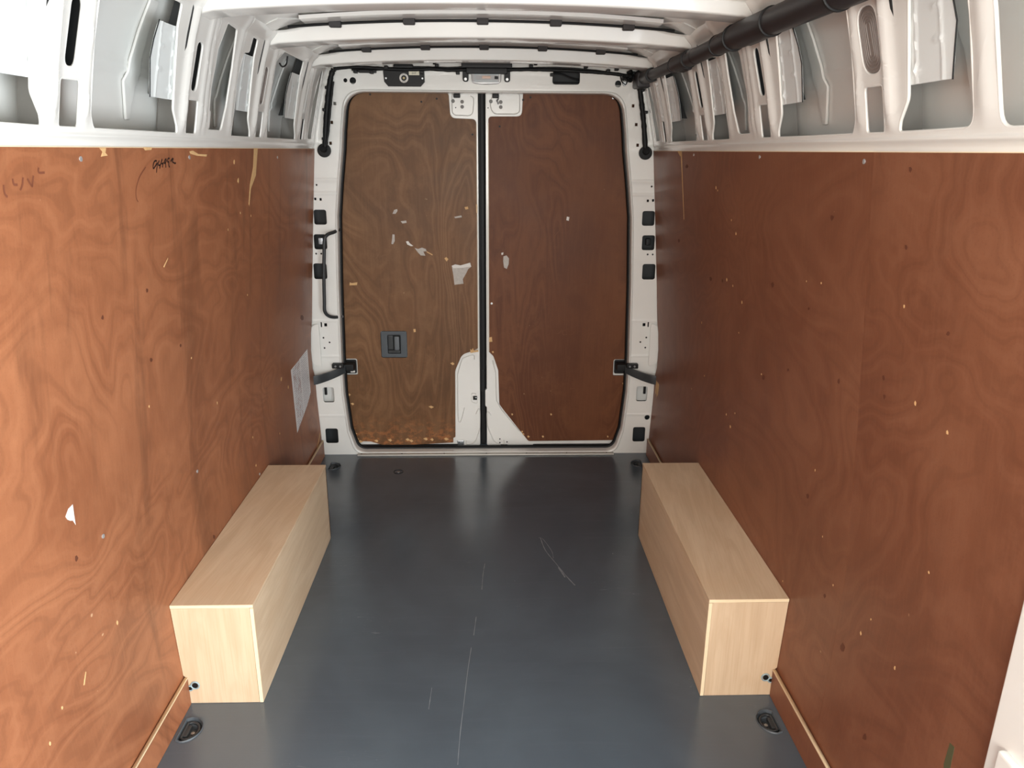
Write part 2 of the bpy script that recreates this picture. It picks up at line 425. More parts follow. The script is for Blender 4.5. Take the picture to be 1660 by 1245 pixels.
# ------------------------------------------------------------------ SETTING: side walls (white pressed-steel upper body)
S4 = [1.61, 2.25, 2.89, 3.53]
def holes_for(side):
    H = []
    H.append(rpoly([(.80, 1.63), (1.215, 1.63), (1.222, 1.80), (1.225, 1.94), (.80, 1.94)], .03))
    def flap(s, left, ltop, seg=None):
        # opening in front of a pillar: wide bottom, S-curved right edge, narrow notch at the top
        R = [(s-.090, 1.630, .012), (s-.097, 1.652, .02), (s-.128, 1.690, .03), (s-.130, 1.715, .01), (s-.142, 1.80, .02), (s-.158, 1.885, .01), (s-.160, 1.94, .012)]
        return R + ltop + left
    H.append(rpoly(flap(1.61, [(1.283, 1.80, .02), (1.28, 1.632, .03)], [(1.287, 1.94, .03)]), .02))
    H.append(rpoly(flap(2.25, [(1.69, 1.80, .02), (1.695, 1.66, .02), (1.71, 1.63, .02)], [(1.69, 1.94, .03)]), .02))
    H.append(rpoly([(2.382, 1.644, .01), (2.500, 1.644, .025), (2.530, 1.72, .03), (2.538, 1.84, .03), (2.515, 1.94, .012), (2.425, 1.945, .01), (2.392, 1.87, .04), (2.378, 1.76, .04)], .02))
    H.append(rpoly(flap(2.89, [(2.592, 1.80, .04), (2.606, 1.72, .03), (2.596, 1.66, .03), (2.594, 1.63, .01)], [(2.672, 1.94, .012), (2.668, 1.893, .01), (2.622, 1.888, .012)]), .02))
    H.append(rpoly(flap(3.53, [(2.985, 1.90, .02), (2.99, 1.80, .02), (2.995, 1.66, .02), (3.01, 1.63, .02)], [(3.06, 1.94, .02)]), .02))
    vents = {(1, 1.61), (-1, 2.89)}
    for s in S4:
        wv = .041 if (side, s) == (1, 1.61) else .023
        if s == 3.53: wv = .012
        H.append(rpoly([(s-wv-.004, 1.742, wv), (s+wv-.004, 1.742, wv), (s+wv+.006, 1.872, wv), (s-wv+.006, 1.872, wv)], .02, 7))
        a, b = (s-.038, s+.040) if s != 3.53 else (s-.008, s+.040)
        if s > 2.8 and s < 3: a = s-.03
        H.append(rpoly([(a, 1.630), (b, 1.630), (b, 1.724), (a, 1.722)], .012))
    H.append(rpoly([(3.660, 1.637), (3.755, 1.635), (3.765, 1.80), (3.745, 1.94), (3.705, 1.935), (3.672, 1.80)], .02))
    return H
def gs(x, c, s_): return math.exp(-((x-c)/s_)**2)
def relief(y, z):
    b = 0.
    up = min(1, max(0, (z-1.625)/.05))
    for s in S4:
        b += .012*gs(y, s-.066, .017)*up                 # proud rib on each pillar
        b += .006*gs(y, s+.062, .012)*up
    b += .006*gs(y, 1.25, .02)*up + .005*gs(y, 2.572, .016)*up + .005*gs(y, 2.965, .014)*up + .006*gs(y, 2.345, .012)*up
    b += .004*gs(z, 1.616, .005) - .003*gs(z, 1.604, .005)
    b += .010*gs(z, 1.965, .012)
    return b
def wall(side, name, label):
    o = thing(name, label, None, (side*.9, 1.4, 0), kind='structure')
    ys = sorted(set(frange(.75, 3.80, .011))); zs = frange(1.6, 2.03, .022)+[1.605, 1.61, 1.616, 1.621, 1.627]
    y_start = Y0
    bm = sheet([(Y0, 1.592), (3.80, 1.592), (3.80, 2.03), (Y0, 2.03)], holes_for(side), .0035, .0016, wmap(side, 0., relief), ys, zs)
    obj('inner_body_panel', bm, WHITE, o, smooth=50)
    # turned-in flange round every opening
    for hl in holes_for(side):
        bm = bmesh.new()
        tube(bm, [wmap(side, -.0015, relief)(a, b, 0) for a, b in hl], .0035, 8, closed=True)
        obj('opening_flange', bm, WHITE, o, smooth=60)
    # reinforcement plates that half cover the openings
    for s in S4:
        L0 = .262 if s != 3.53 else .29
        pl = rpoly([(s-.128, 1.713, .003), (s-.150, 1.885, .003), (s-L0+.004, 1.885, .01), (s-L0-.012, 1.84, .03), (s-L0-.020, 1.80, .04), (s-L0-.008, 1.755, .04), (s-L0, 1.713, .006)], .004)
        def rb(y, z, s=s):
            b = 0
            for zc, yc in ((1.735, s-.15), (1.78, s-.225), (1.832, s-.225), (1.855, s-.17)):
                b += .0045*gs(z, zc, .0045)*gs(y, yc, .020)**2*.8
            b += .0035*gs(y, s-.150-(z-1.71)*.1, .003) + .0025*gs(y, s-.235-(z-1.71)*.03, .004)
            return b
        bm = sheet(pl, [], .003, .001, wmap(side, -.006, rb), frange(s-.31, s-.12, .0045), frange(1.715, 1.885, .0045))
        obj('reinforcement_plate', bm, PLATEW, o, smooth=60)
        bm = bmesh.new(); tube(bm, [wmap(side, -.004)(a, b, 0) for a, b in [(s-L0-.002, 1.712), (s-L0-.010, 1.755), (s-L0-.022, 1.80), (s-L0-.014, 1.84), (s-L0+.002, 1.886)]], .0014, 6)
        obj('sealant_bead', bm, RUBBER, o)
    # outer skin behind the openings
    def om(y, z, w_): return (side*(prof(z)+.085-.03*max(0, (z-1.75)/.25)-.009*gs(z, 1.775+.02*math.sin(y*1.5), .009)-w_), y, z)
    def omz(y, z, w_): return om(y, z, w_)
    bm = sheet([(Y0, 1.50), (3.86, 1.50), (3.86, 2.035), (Y0, 2.035)], [], .002, 0, omz, frange(Y0, 3.86, .25), frange(1.5, 2.03, .012))
    obj('outer_skin', bm, WHITE_IN, o, smooth=60)
    for s in S4:                                        # glued stiffeners on the outer skin
        bm = sheet(rpoly([(s-.225, 1.66), (s-.205, 1.66, .003), (s-.190, 1.72, .006), (s-.17, 1.94), (s-.215, 1.94), (s-.235, 1.82), (s-.250, 1.75)], .006), [], .008, .003, lambda y, z, w_: om(y, z, w_+.006), (), frange(1.68, 1.93, .03))
        obj('skin_stiffener', bm, WHITE_IN, o)
        # inner pillar web: grey below, near-black above, shade put into the colours
        for z0, z1, y_, mt_ in ((1.585, 1.728, s-.035, WEB_SHADE), (1.729, 1.97, s-.10, CAV), (1.729, 1.97, s+.055, CAV)):
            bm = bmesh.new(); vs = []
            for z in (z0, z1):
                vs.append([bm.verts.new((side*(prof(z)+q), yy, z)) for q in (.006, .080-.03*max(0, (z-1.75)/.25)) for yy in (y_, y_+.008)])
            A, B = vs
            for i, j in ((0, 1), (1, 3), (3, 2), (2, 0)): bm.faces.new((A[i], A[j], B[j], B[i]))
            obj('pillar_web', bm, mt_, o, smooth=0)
    # black sealing line and little bracket inside the tall opening
    def pt(y, z, d): return (side*(prof(z)+d), y, z)
    bm = bmesh.new(); tube(bm, spline([pt(2.475, 1.955, .03), pt(2.432, 1.86, .05), pt(2.424, 1.79, .055), pt(2.432, 1.70, .05), pt(2.438, 1.64, .04)], 6), .0035, 8)
    obj('seal_shade_line', bm, RUBBER, o)
    bm = sheet([(2.38, 1.63), (2.43, 1.63), (2.43, 1.70), (2.38, 1.70)], [circ((2.408, 1.668), .006, 14, .017)], .002, 0, wmap(side, -.012))
    obj('slotted_bracket', bm, WHITE, o)
    # deep structure behind the plywood closes the body
    bm = sheet([(Y0 if side < 0 else 1.02, -.05), (3.86, -.05), (3.86, 1.58), (Y0 if side < 0 else 1.02, 1.58)], [], .002, 0, wmap(side, -.06), (), [.33, .6, .97, 1.28])
    obj('lower_body_side', bm, CAV, o)
    a, b = sorted((side*.836, side*.99)); y0_ = Y0 if side < 0 else 1.02
    obj('cavity_light_stop', BX((a, y0_, 1.575), (b, 3.86, 1.585)), WHITE_IN, o)  # added to keep light from below out of the cavity
    a, b = sorted((side*1.0, side*1.01))
    obj('light_block_side', BX((a, y0_, -.07), (b, 4.0, 2.1)), CAV, o)  # unseen outer shell pieces added to keep sky light out
    if side > 0: obj('light_block_side_front', BX((1.0, Y0, 1.86), (1.01, 1.02, 2.1)), CAV, o)
    return o
WL = wall(-1, 'wall_left', 'left body side with pressed white steel upper frame and openings')
WR = wall(1, 'wall_right', 'right body side with pressed white steel upper frame and openings')

def vent(side, s, wv, parent, label):
    # long oval vent insert with concentric ridges
    def m(y, z, w_): return (side*(prof(z)+.004-w_), y, z)
    def oval(k): 
        w2 = wv*k; h2 = .065-(wv-w2)
        return rpoly([(s-w2-.004, 1.807-h2, w2), (s+w2-.004, 1.807-h2, w2), (s+w2+.006, 1.807+h2, w2), (s-w2+.006, 1.807+h2, w2)], .02, 7)
    t = obj('vent_insert', sheet(oval(1.04), [], .004, .0015, m, (), frange(1.75, 1.87, .02)), VENT, parent, label='taupe plastic oval vent insert')
    for k in ((.86, .7, .54, .38, .2) if wv > .03 else (.75, .4)):
        bm = bmesh.new(); tube(bm, [m(a, b, .003) for a, b in oval(k)], .0018, 6, closed=True)
        obj('vent_ridge', bm, VENT, t)
vent(1, 1.61, .041, WR, ''); vent(-1, 2.89, .023, WL, '')
for side, lst in ((-1, (2.25, 1.61, 3.53)), (1, (2.25, 2.89, 3.53))):      # dark sheets standing for the shade inside the plain slots
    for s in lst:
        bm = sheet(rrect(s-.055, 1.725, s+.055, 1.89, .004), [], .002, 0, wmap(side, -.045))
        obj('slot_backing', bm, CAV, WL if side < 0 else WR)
# bent wire hook hanging in the rear left opening
bm = bmesh.new(); hk = [(-.735-.0, 3.075, 1.925), (-.742, 3.078, 1.90), (-.748, 3.062, 1.888), (-.75, 3.035, 1.886), (-.75, 3.01, 1.893)]
tube(bm, spline(hk, 6), .003, 8); obj('wire_hook', bm, BLACK, WL)

# ------------------------------------------------------------------ SETTING: ceiling with roof bows
CE = thing('ceiling', 'white painted steel roof with cross bows', None, (0, 1.4, 2.0), kind='structure')
def arch(x, zc, drop, hw): return zc-drop*(abs(x)/hw)**2.2
def roofmap(x, y, w_):
    z = arch(x, 2.045, .04, .72) - w_
    for yc in (2.53, 3.16, 1.90): z -= .004*gs(y, yc, .02)
    if abs(x) > .60: z -= (abs(x)-.60)*.12
    return (x, y, z)
bm = sheet([(-.86, Y0), (.86, Y0), (.86, 3.86), (-.86, 3.86)], [], .002, 0, roofmap, frange(-.85, .85, .05), frange(1.7, 3.8, .02))
obj('roof_skin', bm, WHITE, CE, smooth=60)
def bow(yc, near, far):
    """hat-section cross bow: near and far edges in y"""
    bm = bmesh.new(); N = 44; prev = None
    for i in range(N+1):
        x = -.775+1.55*i/N; u = abs(x)/.775
        zb = arch(x, 1.962, .030, .775); zt = arch(x, 2.012, .036, .775)
        e = max(0, (u-.93)/.07)                             # ends turn down and narrow onto the cant rail
        zb -= .012*e; zt -= .030*e**2
        notch = .010*max(0, min(1, (u-.78)/.05))
        zt -= notch
        yn, yf = yc+near+.018*e, yc+far-.018*e
        sec = [(yn-.016, zt+.003), (yn-.004, zt+.001), (yn, zt-.004), (yn+.006, zb+.006), (yn+.013, zb), (yf-.013, zb), (yf-.006, zb+.006), (yf, zt-.004), (yf+.004, zt+.001), (yf+.016, zt+.003)]
        cur = [bm.verts.new((x, y, z)) for y, z in sec]
        if prev:
            for k in range(len(sec)-1): bm.faces.new((prev[k], prev[k+1], cur[k+1], cur[k]))
        prev = cur
    b = obj('roof_bow', bm, WHITE, CE, smooth=50)
    # oval lightening holes with bright rims along the far edge
    # long stiffening strip glued in front of the bow
    bm = bmesh.new(); prev = None
    for i in range(31):
        x = -.60+1.2*i/30
        z = arch(x, 2.020, .034, .72)
        cur = [bm.verts.new((x, yc+yy, z+zz)) for yy, zz in ((near-.115, .012), (near-.110, .001), (near-.022, .0), (near-.020, .010))]
        if prev:
            for k in range(3): bm.faces.new((prev[k], prev[k+1], cur[k+1], cur[k]))
        prev = cur
    obj('roof_strip', bm, WHITE, CE, smooth=50)
    bm = bmesh.new(); tube(bm, [(x, yc+near-.0185, arch(x, 2.013, .036, .775)) for x in [-.66+1.32*i/30 for i in range(31)]], .0045, 8)  # black bead stands for the shade in the gap above the bow
    obj('seal_shade_line', bm, RUBBER, CE)
    for x in (-.50, -.25, 0, .25, .50):
        z = arch(x, 2.012, .036, .775)
        obj('foam_pad', BX((x-.020, yc+near-.034, z-.011), (x+.020, yc+near-.006, z+.012), .004), PAD, CE)
    for sx in (-1, 1):                                    # gusset where the bow meets the cant rail
        bm = bmesh.new()
        P = [(.60, near-.02, 2.012), (.735, near-.02, 1.965), (.735, near-.11, 1.972), (.66, near-.14, 1.995)]
        q = [bm.verts.new((sx*a, yc+b_, c_)) for a, b_, c_ in P] + [bm.verts.new((sx*a, yc+b_, c_+.02)) for a, b_, c_ in P]
        bm.faces.new(q[:4]); bm.faces.new(q[4:][::-1])
        for i in range(4): bm.faces.new((q[i], q[(i+1) % 4], q[4+(i+1) % 4], q[4+i]))
        bmesh.ops.bevel(bm, geom=bm.edges[:], offset=.004, segments=2, affect='EDGES')
        obj('bow_gusset', bm, WHITE, CE)
for s in (.97, 1.61, 2.25, 2.89, 3.565): bow(s, -.065, .055)
for yc in (1.9, 2.54, 3.18):                                # pressed pockets in the roof skin
    for x in (-.34, -.06, .22):
        bm = sheet(rpoly([(x-.045, yc+.02), (x+.045, yc+.02), (x+.030, yc+.115), (x-.030, yc+.115)], .008), [rpoly([(x-.034, yc+.03), (x+.034, yc+.03), (x+.022, yc+.105), (x-.022, yc+.105)], .008)], .004, .0015,
                   lambda a, b, w_: (a, b, roofmap(a, b, 0)[2]-.004-w_), (), ())
        obj('pressed_pocket', bm, WHITE, CE)
obj('light_block_roof', BX((-1.01, -1.12, 2.10), (1.01, 4.0, 2.11)), CAV, CE)  # unseen lid of the added shell, blocks sky light from above
# cant rails joining roof and walls
for sx in (-1, 1):
    bm = bmesh.new(); prev = None
    for y in frange(Y0, 3.84, .06):
        cur = [bm.verts.new((sx*a, y, b)) for a, b in ((.742, 1.944), (.733, 1.962), (.716, 1.978), (.69, 1.99), (.655, 2.0), (.60, 2.013))]
        if prev:
            for k in range(5): bm.faces.new((prev[k], prev[k+1], cur[k+1], cur[k]))
        prev = cur
    obj('cant_rail', bm, WHITE, CE, smooth=50)

# ------------------------------------------------------------------ SETTING: rear frame (pillars, header, sill)
WB = thing('wall_rear', 'white rear frame with slotted pillars and header round the doors', None, (0, 3.82, 0), kind='structure')
def opening(k=0.):
    L = [(-.698, 1.598, 0), (-.722, 1.43, 0), (-.740, 1.277, 0), (-.755, .938, 0), (-.765, .547, 0), (-.765, .342, 0), (-.748, .131, .08), (-.712, .008, .06)]
    R = [(-a, b, r) for a, b, r in L][::-1]
    pts = [(-.688, 1.69, .05), (-.655, 1.858, .14)]
    allp = pts[::-1] + []
    ring = [(-.665, 1.860, .13), (-.69, 1.68, 0)] + L + R + [(.69, 1.68, 0), (.665, 1.860, .13)]
    cx, cz = 0, .95
    return rpoly([(a*(1-k/.75), cz+(b-cz)*(1-k/.95), r) for a, b, r in ring], 0, 8)
OUT = [(-.80, 2.03), (-.62, 2.05), (.62, 2.05), (.80, 2.03), (.84, 1.93), (.87, 1.6), (.92, 1.28), (.94, .97), (.96, .6), (.955, .33), (.94, -.02), (-.94, -.02), (-.955, .33), (-.96, .6), (-.94, .97), (-.92, 1.28), (-.87, 1.6), (-.84, 1.93)]
PH = []
for sx in (-1, 1):
    def RR(a, b, c, d, r=.012):
        x0, x1 = sorted((sx*a, sx*c)); z0, z1 = sorted((b, d)); PH.append(rrect(x0, z0, x1, z1, r))
    RR(.788, 1.234, .850, 1.306); RR(.794, 1.112, .858, 1.186); RR(.804, .962, .870, 1.041)
    RR(.810, .301, .868, .384); RR(.803, .067, .870, .151)
    for a, b, c, d in ((.806, 1.350, .816, 1.362), (.832, 1.352, .842, 1.364), (.842, 1.408, .848, 1.428), (.822, .716, .836, .732), (.848, .712, .854, .738), (.867, .41, .873, .43)):
        RR(a, b, c, d, .002)
    for c in ((.826, 1.425), (.845, .655), (.815, .63), (.843, .60), (.826, 1.09), (.852, 1.09), (.713, 1.80, 1), (.733, 1.715, 1), (.745, 1.62, 1)):
        if len(c) == 3: PH.append(rrect(min(sx*(c[0]-.006), sx*(c[0]+.006)), c[1]-.007, max(sx*(c[0]-.006), sx*(c[0]+.006)), c[1]+.007, .001))
        else: PH.append(circ((sx*c[0], c[1]), .0045, 10))
PH += [circ((-.657, 1.903), .009), circ((-.622, 1.902), .015), circ((.636, 1.898), .015), circ((.876, .208), .014)]
PH.append(rrect(.322, 1.893, .452, 1.953, .015))
for x in (-.585, -.235, .24, .43): PH.append(rrect(x-.008, 1.976, x+.008, 1.983, .001))
def rear_relief(x, z, w_):
    b = 0
    ax = abs(x)
    if z < 1.62:
        for zz in (1.45, 1.385, .745, .555, .225): b += .0035*gs(z, zz, .006)
    return (x, 3.82-w_-b*(1 if w_ > 0 else 0), z)
bm = sheet(OUT, [opening()]+PH, .004, .0018, rear_relief, (), [q+d for q in (1.45, 1.385, .745, .555, .225) for d in (-.012, -.006, 0, .006, .012)])
obj('pillar_frame', bm, WHITE, WB, smooth=50)
for sx in (-1, 1):                                        # outer flange bulging over the lining
    bm = sheet(rpoly([(sx*.86, .50), (sx*.905, .52), (sx*.912, .56), (sx*.910, .66), (sx*.896, .72), (sx*.86, .74)], .012), [], .004, .0015, back(3.797)); obj('pillar_flange', bm, WHITE, WB)
# rolled return of the door opening
o1, o2 = opening(), opening(.006)
bm = bmesh.new()
rings = [[bm.verts.new((a, y, b)) for a, b in pl] for pl, y in ((opening(-.004), 3.817), (opening(.000), 3.812), (opening(.005), 3.812), (opening(.009), 3.820), (opening(.009), 3.858))]
n = len(rings[0])
for A, B in zip(rings[:-1], rings[1:]):
    for k in range(n): bm.faces.new((A[k], A[(k+1) % n], B[(k+1) % n], B[k]))
obj('opening_return', bm, WHITE, WB, smooth=60)
bm = bmesh.new(); tube(bm, [(a, 3.866, b+.012*max(0, min(1, (b-1.6)/.24))) for a, b in opening(.010)], .011, 10, closed=True)
obj('door_seal', bm, RUBBER, WB, smooth=60)
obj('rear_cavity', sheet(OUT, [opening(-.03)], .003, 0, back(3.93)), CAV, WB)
for sx in (-1, 1):                                        # inner pillar box seen through the lower cut-outs
    bm = bmesh.new(); box(bm, (min(sx*.80, sx*.885), 3.865, .29), (max(sx*.80, sx*.885), 3.875, .40)); obj('pillar_inner', bm, WHITE_IN, WB)
    obj('pillar_pad', BX((min(sx*.855, sx*.868), 3.855, .33), (max(sx*.855, sx*.868), 3.866, .375), .002), BLACK, WB)
    obj('pillar_nut', BX((sx*.835-.012, 3.86, 1.13), (sx*.835+.012, 3.88, 1.165), .004), STEEL if sx < 0 else BLACK, WB)
obj('body_rear_skin', BX((-.97, 3.99, -.05), (.97, 4.0, 2.1)), CAV, WB)
SI = thing('trim_1', 'pale sill strip where the floor meets the rear doors', None, (0, 3.82, 0), kind='structure')
obj('sill_strip', BX((-.70, 3.788, 0), (.70, 3.815, .010), .003), ALU, SI)
for x in (-.68, -.46, -.23, 0, .22, .44, .66): obj('sill_screw', disc(bmesh.new(), (x, 3.80, .010), (0, 0, 1), .004, .001, 10), BLACK, SI)
obj('sill_rubber', BX((-.74, 3.825, -.02), (.74, 3.885, .012), .004), RUBBER, SI)

# ------------------------------------------------------------------ SETTING: rear doors
D1 = thing('door_1', 'left rear door lined with worn brown plywood', None, (-.4, 3.9, .02), kind='structure')
D2 = thing('door_2', 'right rear door lined with brown plywood', None, (.4, 3.9, .02), kind='structure')
YD = 3.905
def emboss(ring_list, side):
    pass
dl = [(-.80, .014), (-.18, .014), (-.034, .014, .01), (-.033, .28), (-.033, 1.70), (-.033, 1.90), (-.80, 1.90)]
bm = sheet(rpoly(dl, .01), [], .03, .004, back(YD+.015))
obj('door_skin', bm, WHITE, D1)
dr = [(.80, .014), (.24, .014), (.002, .014, .01), (.002, .24), (-.008, .25, .008), (-.026, .268, .01), (-.028, .30, .01), (-.012, .335, .01), (.002, .345), (.002, 1.70), (.002, 1.90), (.80, 1.90)]
bm = sheet(rpoly(dr, .005), [], .03, .004, back(YD+.015))
obj('door_skin', bm, WHITE, D2)
for D, zz in ((D1, 1), (D2, 1)):
    pass
# ply linings
YP = 3.9
pl1 = [(-.80, .050), (-.64, .046, .01), (-.58, .026, .02), (-.40, .026), (-.184, .038, .004), (-.184, .066, .006), (-.172, .070), (-.167, .455, .08), (-.128, .545, .05), (-.066, .566), (-.044, .578, .004),
       (-.043, 1.737, .022), (-.169, 1.741, .030), (-.176, 1.854, .012), (-.56, 1.862), (-.66, 1.862, .1), (-.80, 1.70)]
pk = rrect(-.560, .527, -.420, .674, .012)
bk = rrect(-.79, .432, -.690, .522, .010)
bm = sheet(rpoly(pl1, .006), [pk, bk], .010, .0008, back(YP-.005), )
obj('lining_board', bm, PLY_DL, D1, smooth=0)
pl2 = [(.80, .048), (.234, .044, .02), (.10, .222, .03), (.072, .262, .02), (.066, .455, .04), (.040, .535, .03), (.015, .560, .004), (.0165, 1.750, .018), (.181, 1.751, .028), (.186, 1.856, .004), (.60, 1.862), (.70, 1.862, .1), (.80, 1.70)]
bk2 = rrect(.690, .424, .79, .516, .010)
bm = sheet(rpoly(pl2, .006), [bk2], .010, .0008, back(YP-.005))
obj('lining_board', bm, PLY_DR, D2, smooth=0)
# pale edge line of the boards along the centre gap
for D, pts in ((D1, [(-.0425, .58), (-.0425, 1.715)]), (D2, [(.0155, .562), (.0155, 1.72)])):
    (a, b), (_, c) = pts
    obj('board_edge', BX((a-.001, YP-.0115, b), (a+.002, YP-.001, c)), LIP, D)
# black weatherstrip down the centre gap
obj('centre_seal', BX((-.029, YD-.004, .02), (-.004, YD+.03, 1.86), .006), RUBBER, D2)
obj('centre_seal_lip', BX((-.0335, YD-.012, .34), (-.022, YD+.004, 1.86), .004), RUBBER, D2)
obj('latch_cover', BX((-.027, YD-.010, .335), (-.008, YD+.002, .46), .003), BLACK, D1)
# bottom weather lip, black
for D, x0, x1 in ((D1, -.72, -.16), (D2, .26, .72)):
    obj('bottom_seal', BX((x0, YD-.016, .012), (x1, YD-.002, .026 if D is D1 else .024), .004), RUBBER, D)
# metal lock plates at the top of the doors: screws, strikers, small holes
def screwhead(c, ax, r, parent, m=STEEL, name='bolt'):
    o = obj(name, disc(bmesh.new(), c, ax, r*1.3, .003, 16), mat('dull_bolt', lin(120, 118, 114), .5), parent)
    return o
for D, xs in ((D1, ((-.151, 1.815), (-.108, 1.812), (-.108, 1.789))), (D2, ((.028, 1.815), (.075, 1.812), (.075, 1.789)))):
    for x, z in xs:
        screwhead((x*1.03, YD-.0005, z+.005), (0, -1, 0), .0068, D)
for D, x, z in ((D1, -.143, 1.79), (D2, .015, 1.79)):
    obj('small_hole', disc(bmesh.new(), (x, YD+.001, z), (0, -1, 0), .003, .0015, 10), BLACK, D)
for D, x in ((D1, -.136), (D2, .052)):
    t = obj('top_latch', BX((x-.030, YD-.035, 1.852), (x+.030, YD-.001, 1.860), .002), STEEL, D)
    obj('latch_block', BX((x-.016, YD-.030, 1.834), (x+.016, YD-.001, 1.853), .004), BLACK, t)
bm = bmesh.new(); tube(bm, [(.062+.004*math.sin(k*1.3), YD-.012-.002*math.cos(k*1.7), 1.836-.004*k) for k in range(8)], .0035, 6)
obj('latch_spring', bm, STEEL, D2)
# embossed edges on exposed metal
def bead(parent, pts, r=.003, y=YD-.0005):
    bm = bmesh.new(); tube(bm, [(a, y, b) for a, b in rpoly(pts, .02)[:]], r, 6); obj('pressed_edge', bm, WHITE, parent, smooth=60)
bead(D1, [(-.161, 1.86), (-.160, 1.765, .02), (-.145, 1.755, .02), (-.06, 1.752, .03), (-.053, 1.84)])
bead(D2, [(.170, 1.86), (.170, 1.772, .02), (.150, 1.762, .02), (.04, 1.762, .03), (.026, 1.80), (.03, 1.84)])
bead(D1, [(-.158, .06), (-.155, .43), (-.128, .52), (-.055, .55)])
bead(D2, [(.222, .05), (.085, .225), (.056, .28), (.052, .44), (.028, .53)])
bead(D1, [(-.034, .27), (-.036, .12, .06), (-.062, .03, .05), (-.12, .016)])
bead(D2, [(.002, .24), (.006, .13, .06), (.045, .03, .05), (.11, .016)])
bead(D1, [(-.082, .31), (-.083, .27), (-.050, .262), (-.046, .28)], .0018)
bead(D1, [(-.046, .318), (-.078, .322), (-.082, .31)], .0018)
# striker at the middle
t = obj('striker_latch', BX((-.072, YD-.006, .284), (-.050, YD+.001, .306), .002), BLACK, D1)
obj('latch_tongue', BX((-.062, YD-.009, .296), (-.046, YD-.002, .300), .001), STEEL, t)
obj('small_hole', disc(bmesh.new(), (-.015, YD+.001, .285), (0, -1, 0), .004, .002, 10), BLACK, D2)
for x, z in ((.075, .052), (.075, .030), (.115, .034)): obj('small_hole', disc(bmesh.new(), (x, YD+.001, z), (0, -1, 0), .004, .002, 10), BLACK, D2)
t = obj('lower_striker', BX((-.162, YD-.006, .014), (-.125, YD, .046), .003), STEEL, D1)
obj('striker_hole', disc(bmesh.new(), (-.152, YD-.007, .036), (0, -1, 0), .003, .001, 8), BLACK, t)
obj('lower_latch_slot', BX((.080, YD-.004, .012), (.118, YD, .020), .002), BLACK, D2)

# interior door handle (part of the left door)
hx0, hx1, hz0, hz1 = -.555, -.425, .533, .668
t = obj('handle_plate', sheet(rrect(hx0-.0035, hz0-.0045, hx1+.0035, hz1+.0045, .012), [rrect(-.524, .549, -.455, .652, .008)], .008, .003, back(YP-.006)), GREYPL, D1, label='grey plastic handle surround')
obj('handle_recess', BX((-.526, YP-.002, .547), (-.453, YP+.003, .654)), RUBBER, t)
obj('handle_dish', BX((-.522, YP-.010, .572), (-.494, YP-.003, .651), .004), DARKPL, t)
obj('handle_lever', BX((-.487, YP-.024, .571), (-.460, YP-.010, .647), .006), mat('lever_grey', lin(98, 103, 107), .45), t)
pl_ = obj('handle_foot', BX((-.521, YP-.012, .551), (-.458, YP-.004, .568), .003), DARKPL, t)
def text(s, size, m, parent, M4, name='lettering', ext=.0004):
    c = bpy.data.curves.new('t', 'FONT'); c.body = s; c.size = size; c.align_x = 'CENTER'; c.align_y = 'CENTER'; c.extrude = ext
    o = bpy.data.objects.new('t', c); SC.collection.objects.link(o)
    dg = bpy.context.evaluated_depsgraph_get(); me = o.evaluated_get(dg).to_mesh(); bm = bmesh.new(); bm.from_mesh(me)
    o.evaluated_get(dg).to_mesh_clear(); bpy.data.objects.remove(o); bpy.data.curves.remove(c)
    bmesh.ops.transform(bm, matrix=M4, verts=bm.verts)
    return obj(name, bm, m, parent, smooth=0, recalc=False)
def face_cam(x, y, z): return Matrix.Translation((x, y, z)) @ Matrix.Rotation(math.pi/2, 4, 'X')
text('LOCK', .012, BLACK, t, face_cam(-.489, YP-.0125, .5595))

# ------------------------------------------------------------------ SETTING: front end behind the camera
WF = thing('wall_front', 'pale cab end of the load area', None, (0, -1.1, 0), kind='structure')
obj('bulkhead', BX((-.90, -1.12, -.01), (.90, -1.10, 1.0)), WHITE_IN, WF)
obj('bulkhead_header', BX((-.90, -1.12, 1.88), (.90, -1.10, 2.05)), WHITE_IN, WF)
# white body pillar beside the sliding door, showing at the lower right
PB = thing('trim_2', 'white sliding-door pillar at the lower right edge', None, (.9, .98, 0), kind='structure')
bm = BX((.868, .90, 0), (.93, 1.012, 1.6), .006); obj('pillar_post', bm, WHITE, PB)
obj('pillar_flange', BX((.852, .93, 0), (.870, .972, .66), .006), WHITE, PB)

# ------------------------------------------------------------------ THINGS: plywood linings
def lining(name, label, side, y0, y1, m, top=1.594, zlow=.0, cut=None, group='plywood side linings'):
    o = thing(name, label, 'plywood panel', (side*.89, (y0+y1)/2, .001), group)
    out = cut or [(y0, .001), (y1, .001), (y1, top), (y0, top)]
    bm = sheet(out, [], .009, 0, wmap(side, .0045-.0045), frange(y0, y1, .2), [.1, .32, .335, .35, .6, .97, 1.28, 1.5])
    obj('board', bm, m, o, smooth=20)
    bm = sheet([(y0, top-.001), (y1, top-.001), (y1, top+.0005), (y0, top+.0005)], [], .0092, 0, wmap(side, 0))
    obj('top_edge', bm, EDGE, o, smooth=0)
    return o
def rear_edge(y0): return [(y0, .001), (3.806, .001), (3.812, .40), (3.806, .455), (3.778, .50), (3.776, .69), (3.800, .75), (3.812, 1.0), (3.812, 1.594), (y0, 1.594)]
LL = lining('plywood_lining', 'long worn red-brown plywood lining on the left wall with handwriting and a notice', -1, -1.05, 3.79, PLY_L, group=None, cut=rear_edge(-1.05))
RN = lining('plywood_lining', 'nearer red-brown plywood lining on the right wall, cut off at the sliding door', 1, 1.015, 1.6095, PLY_R, cut=[(1.015, .001), (1.6095, .001), (1.6095, 1.594), (1.002, 1.594), (1.006, .79), (1.017, .69), (1.016, .64)])
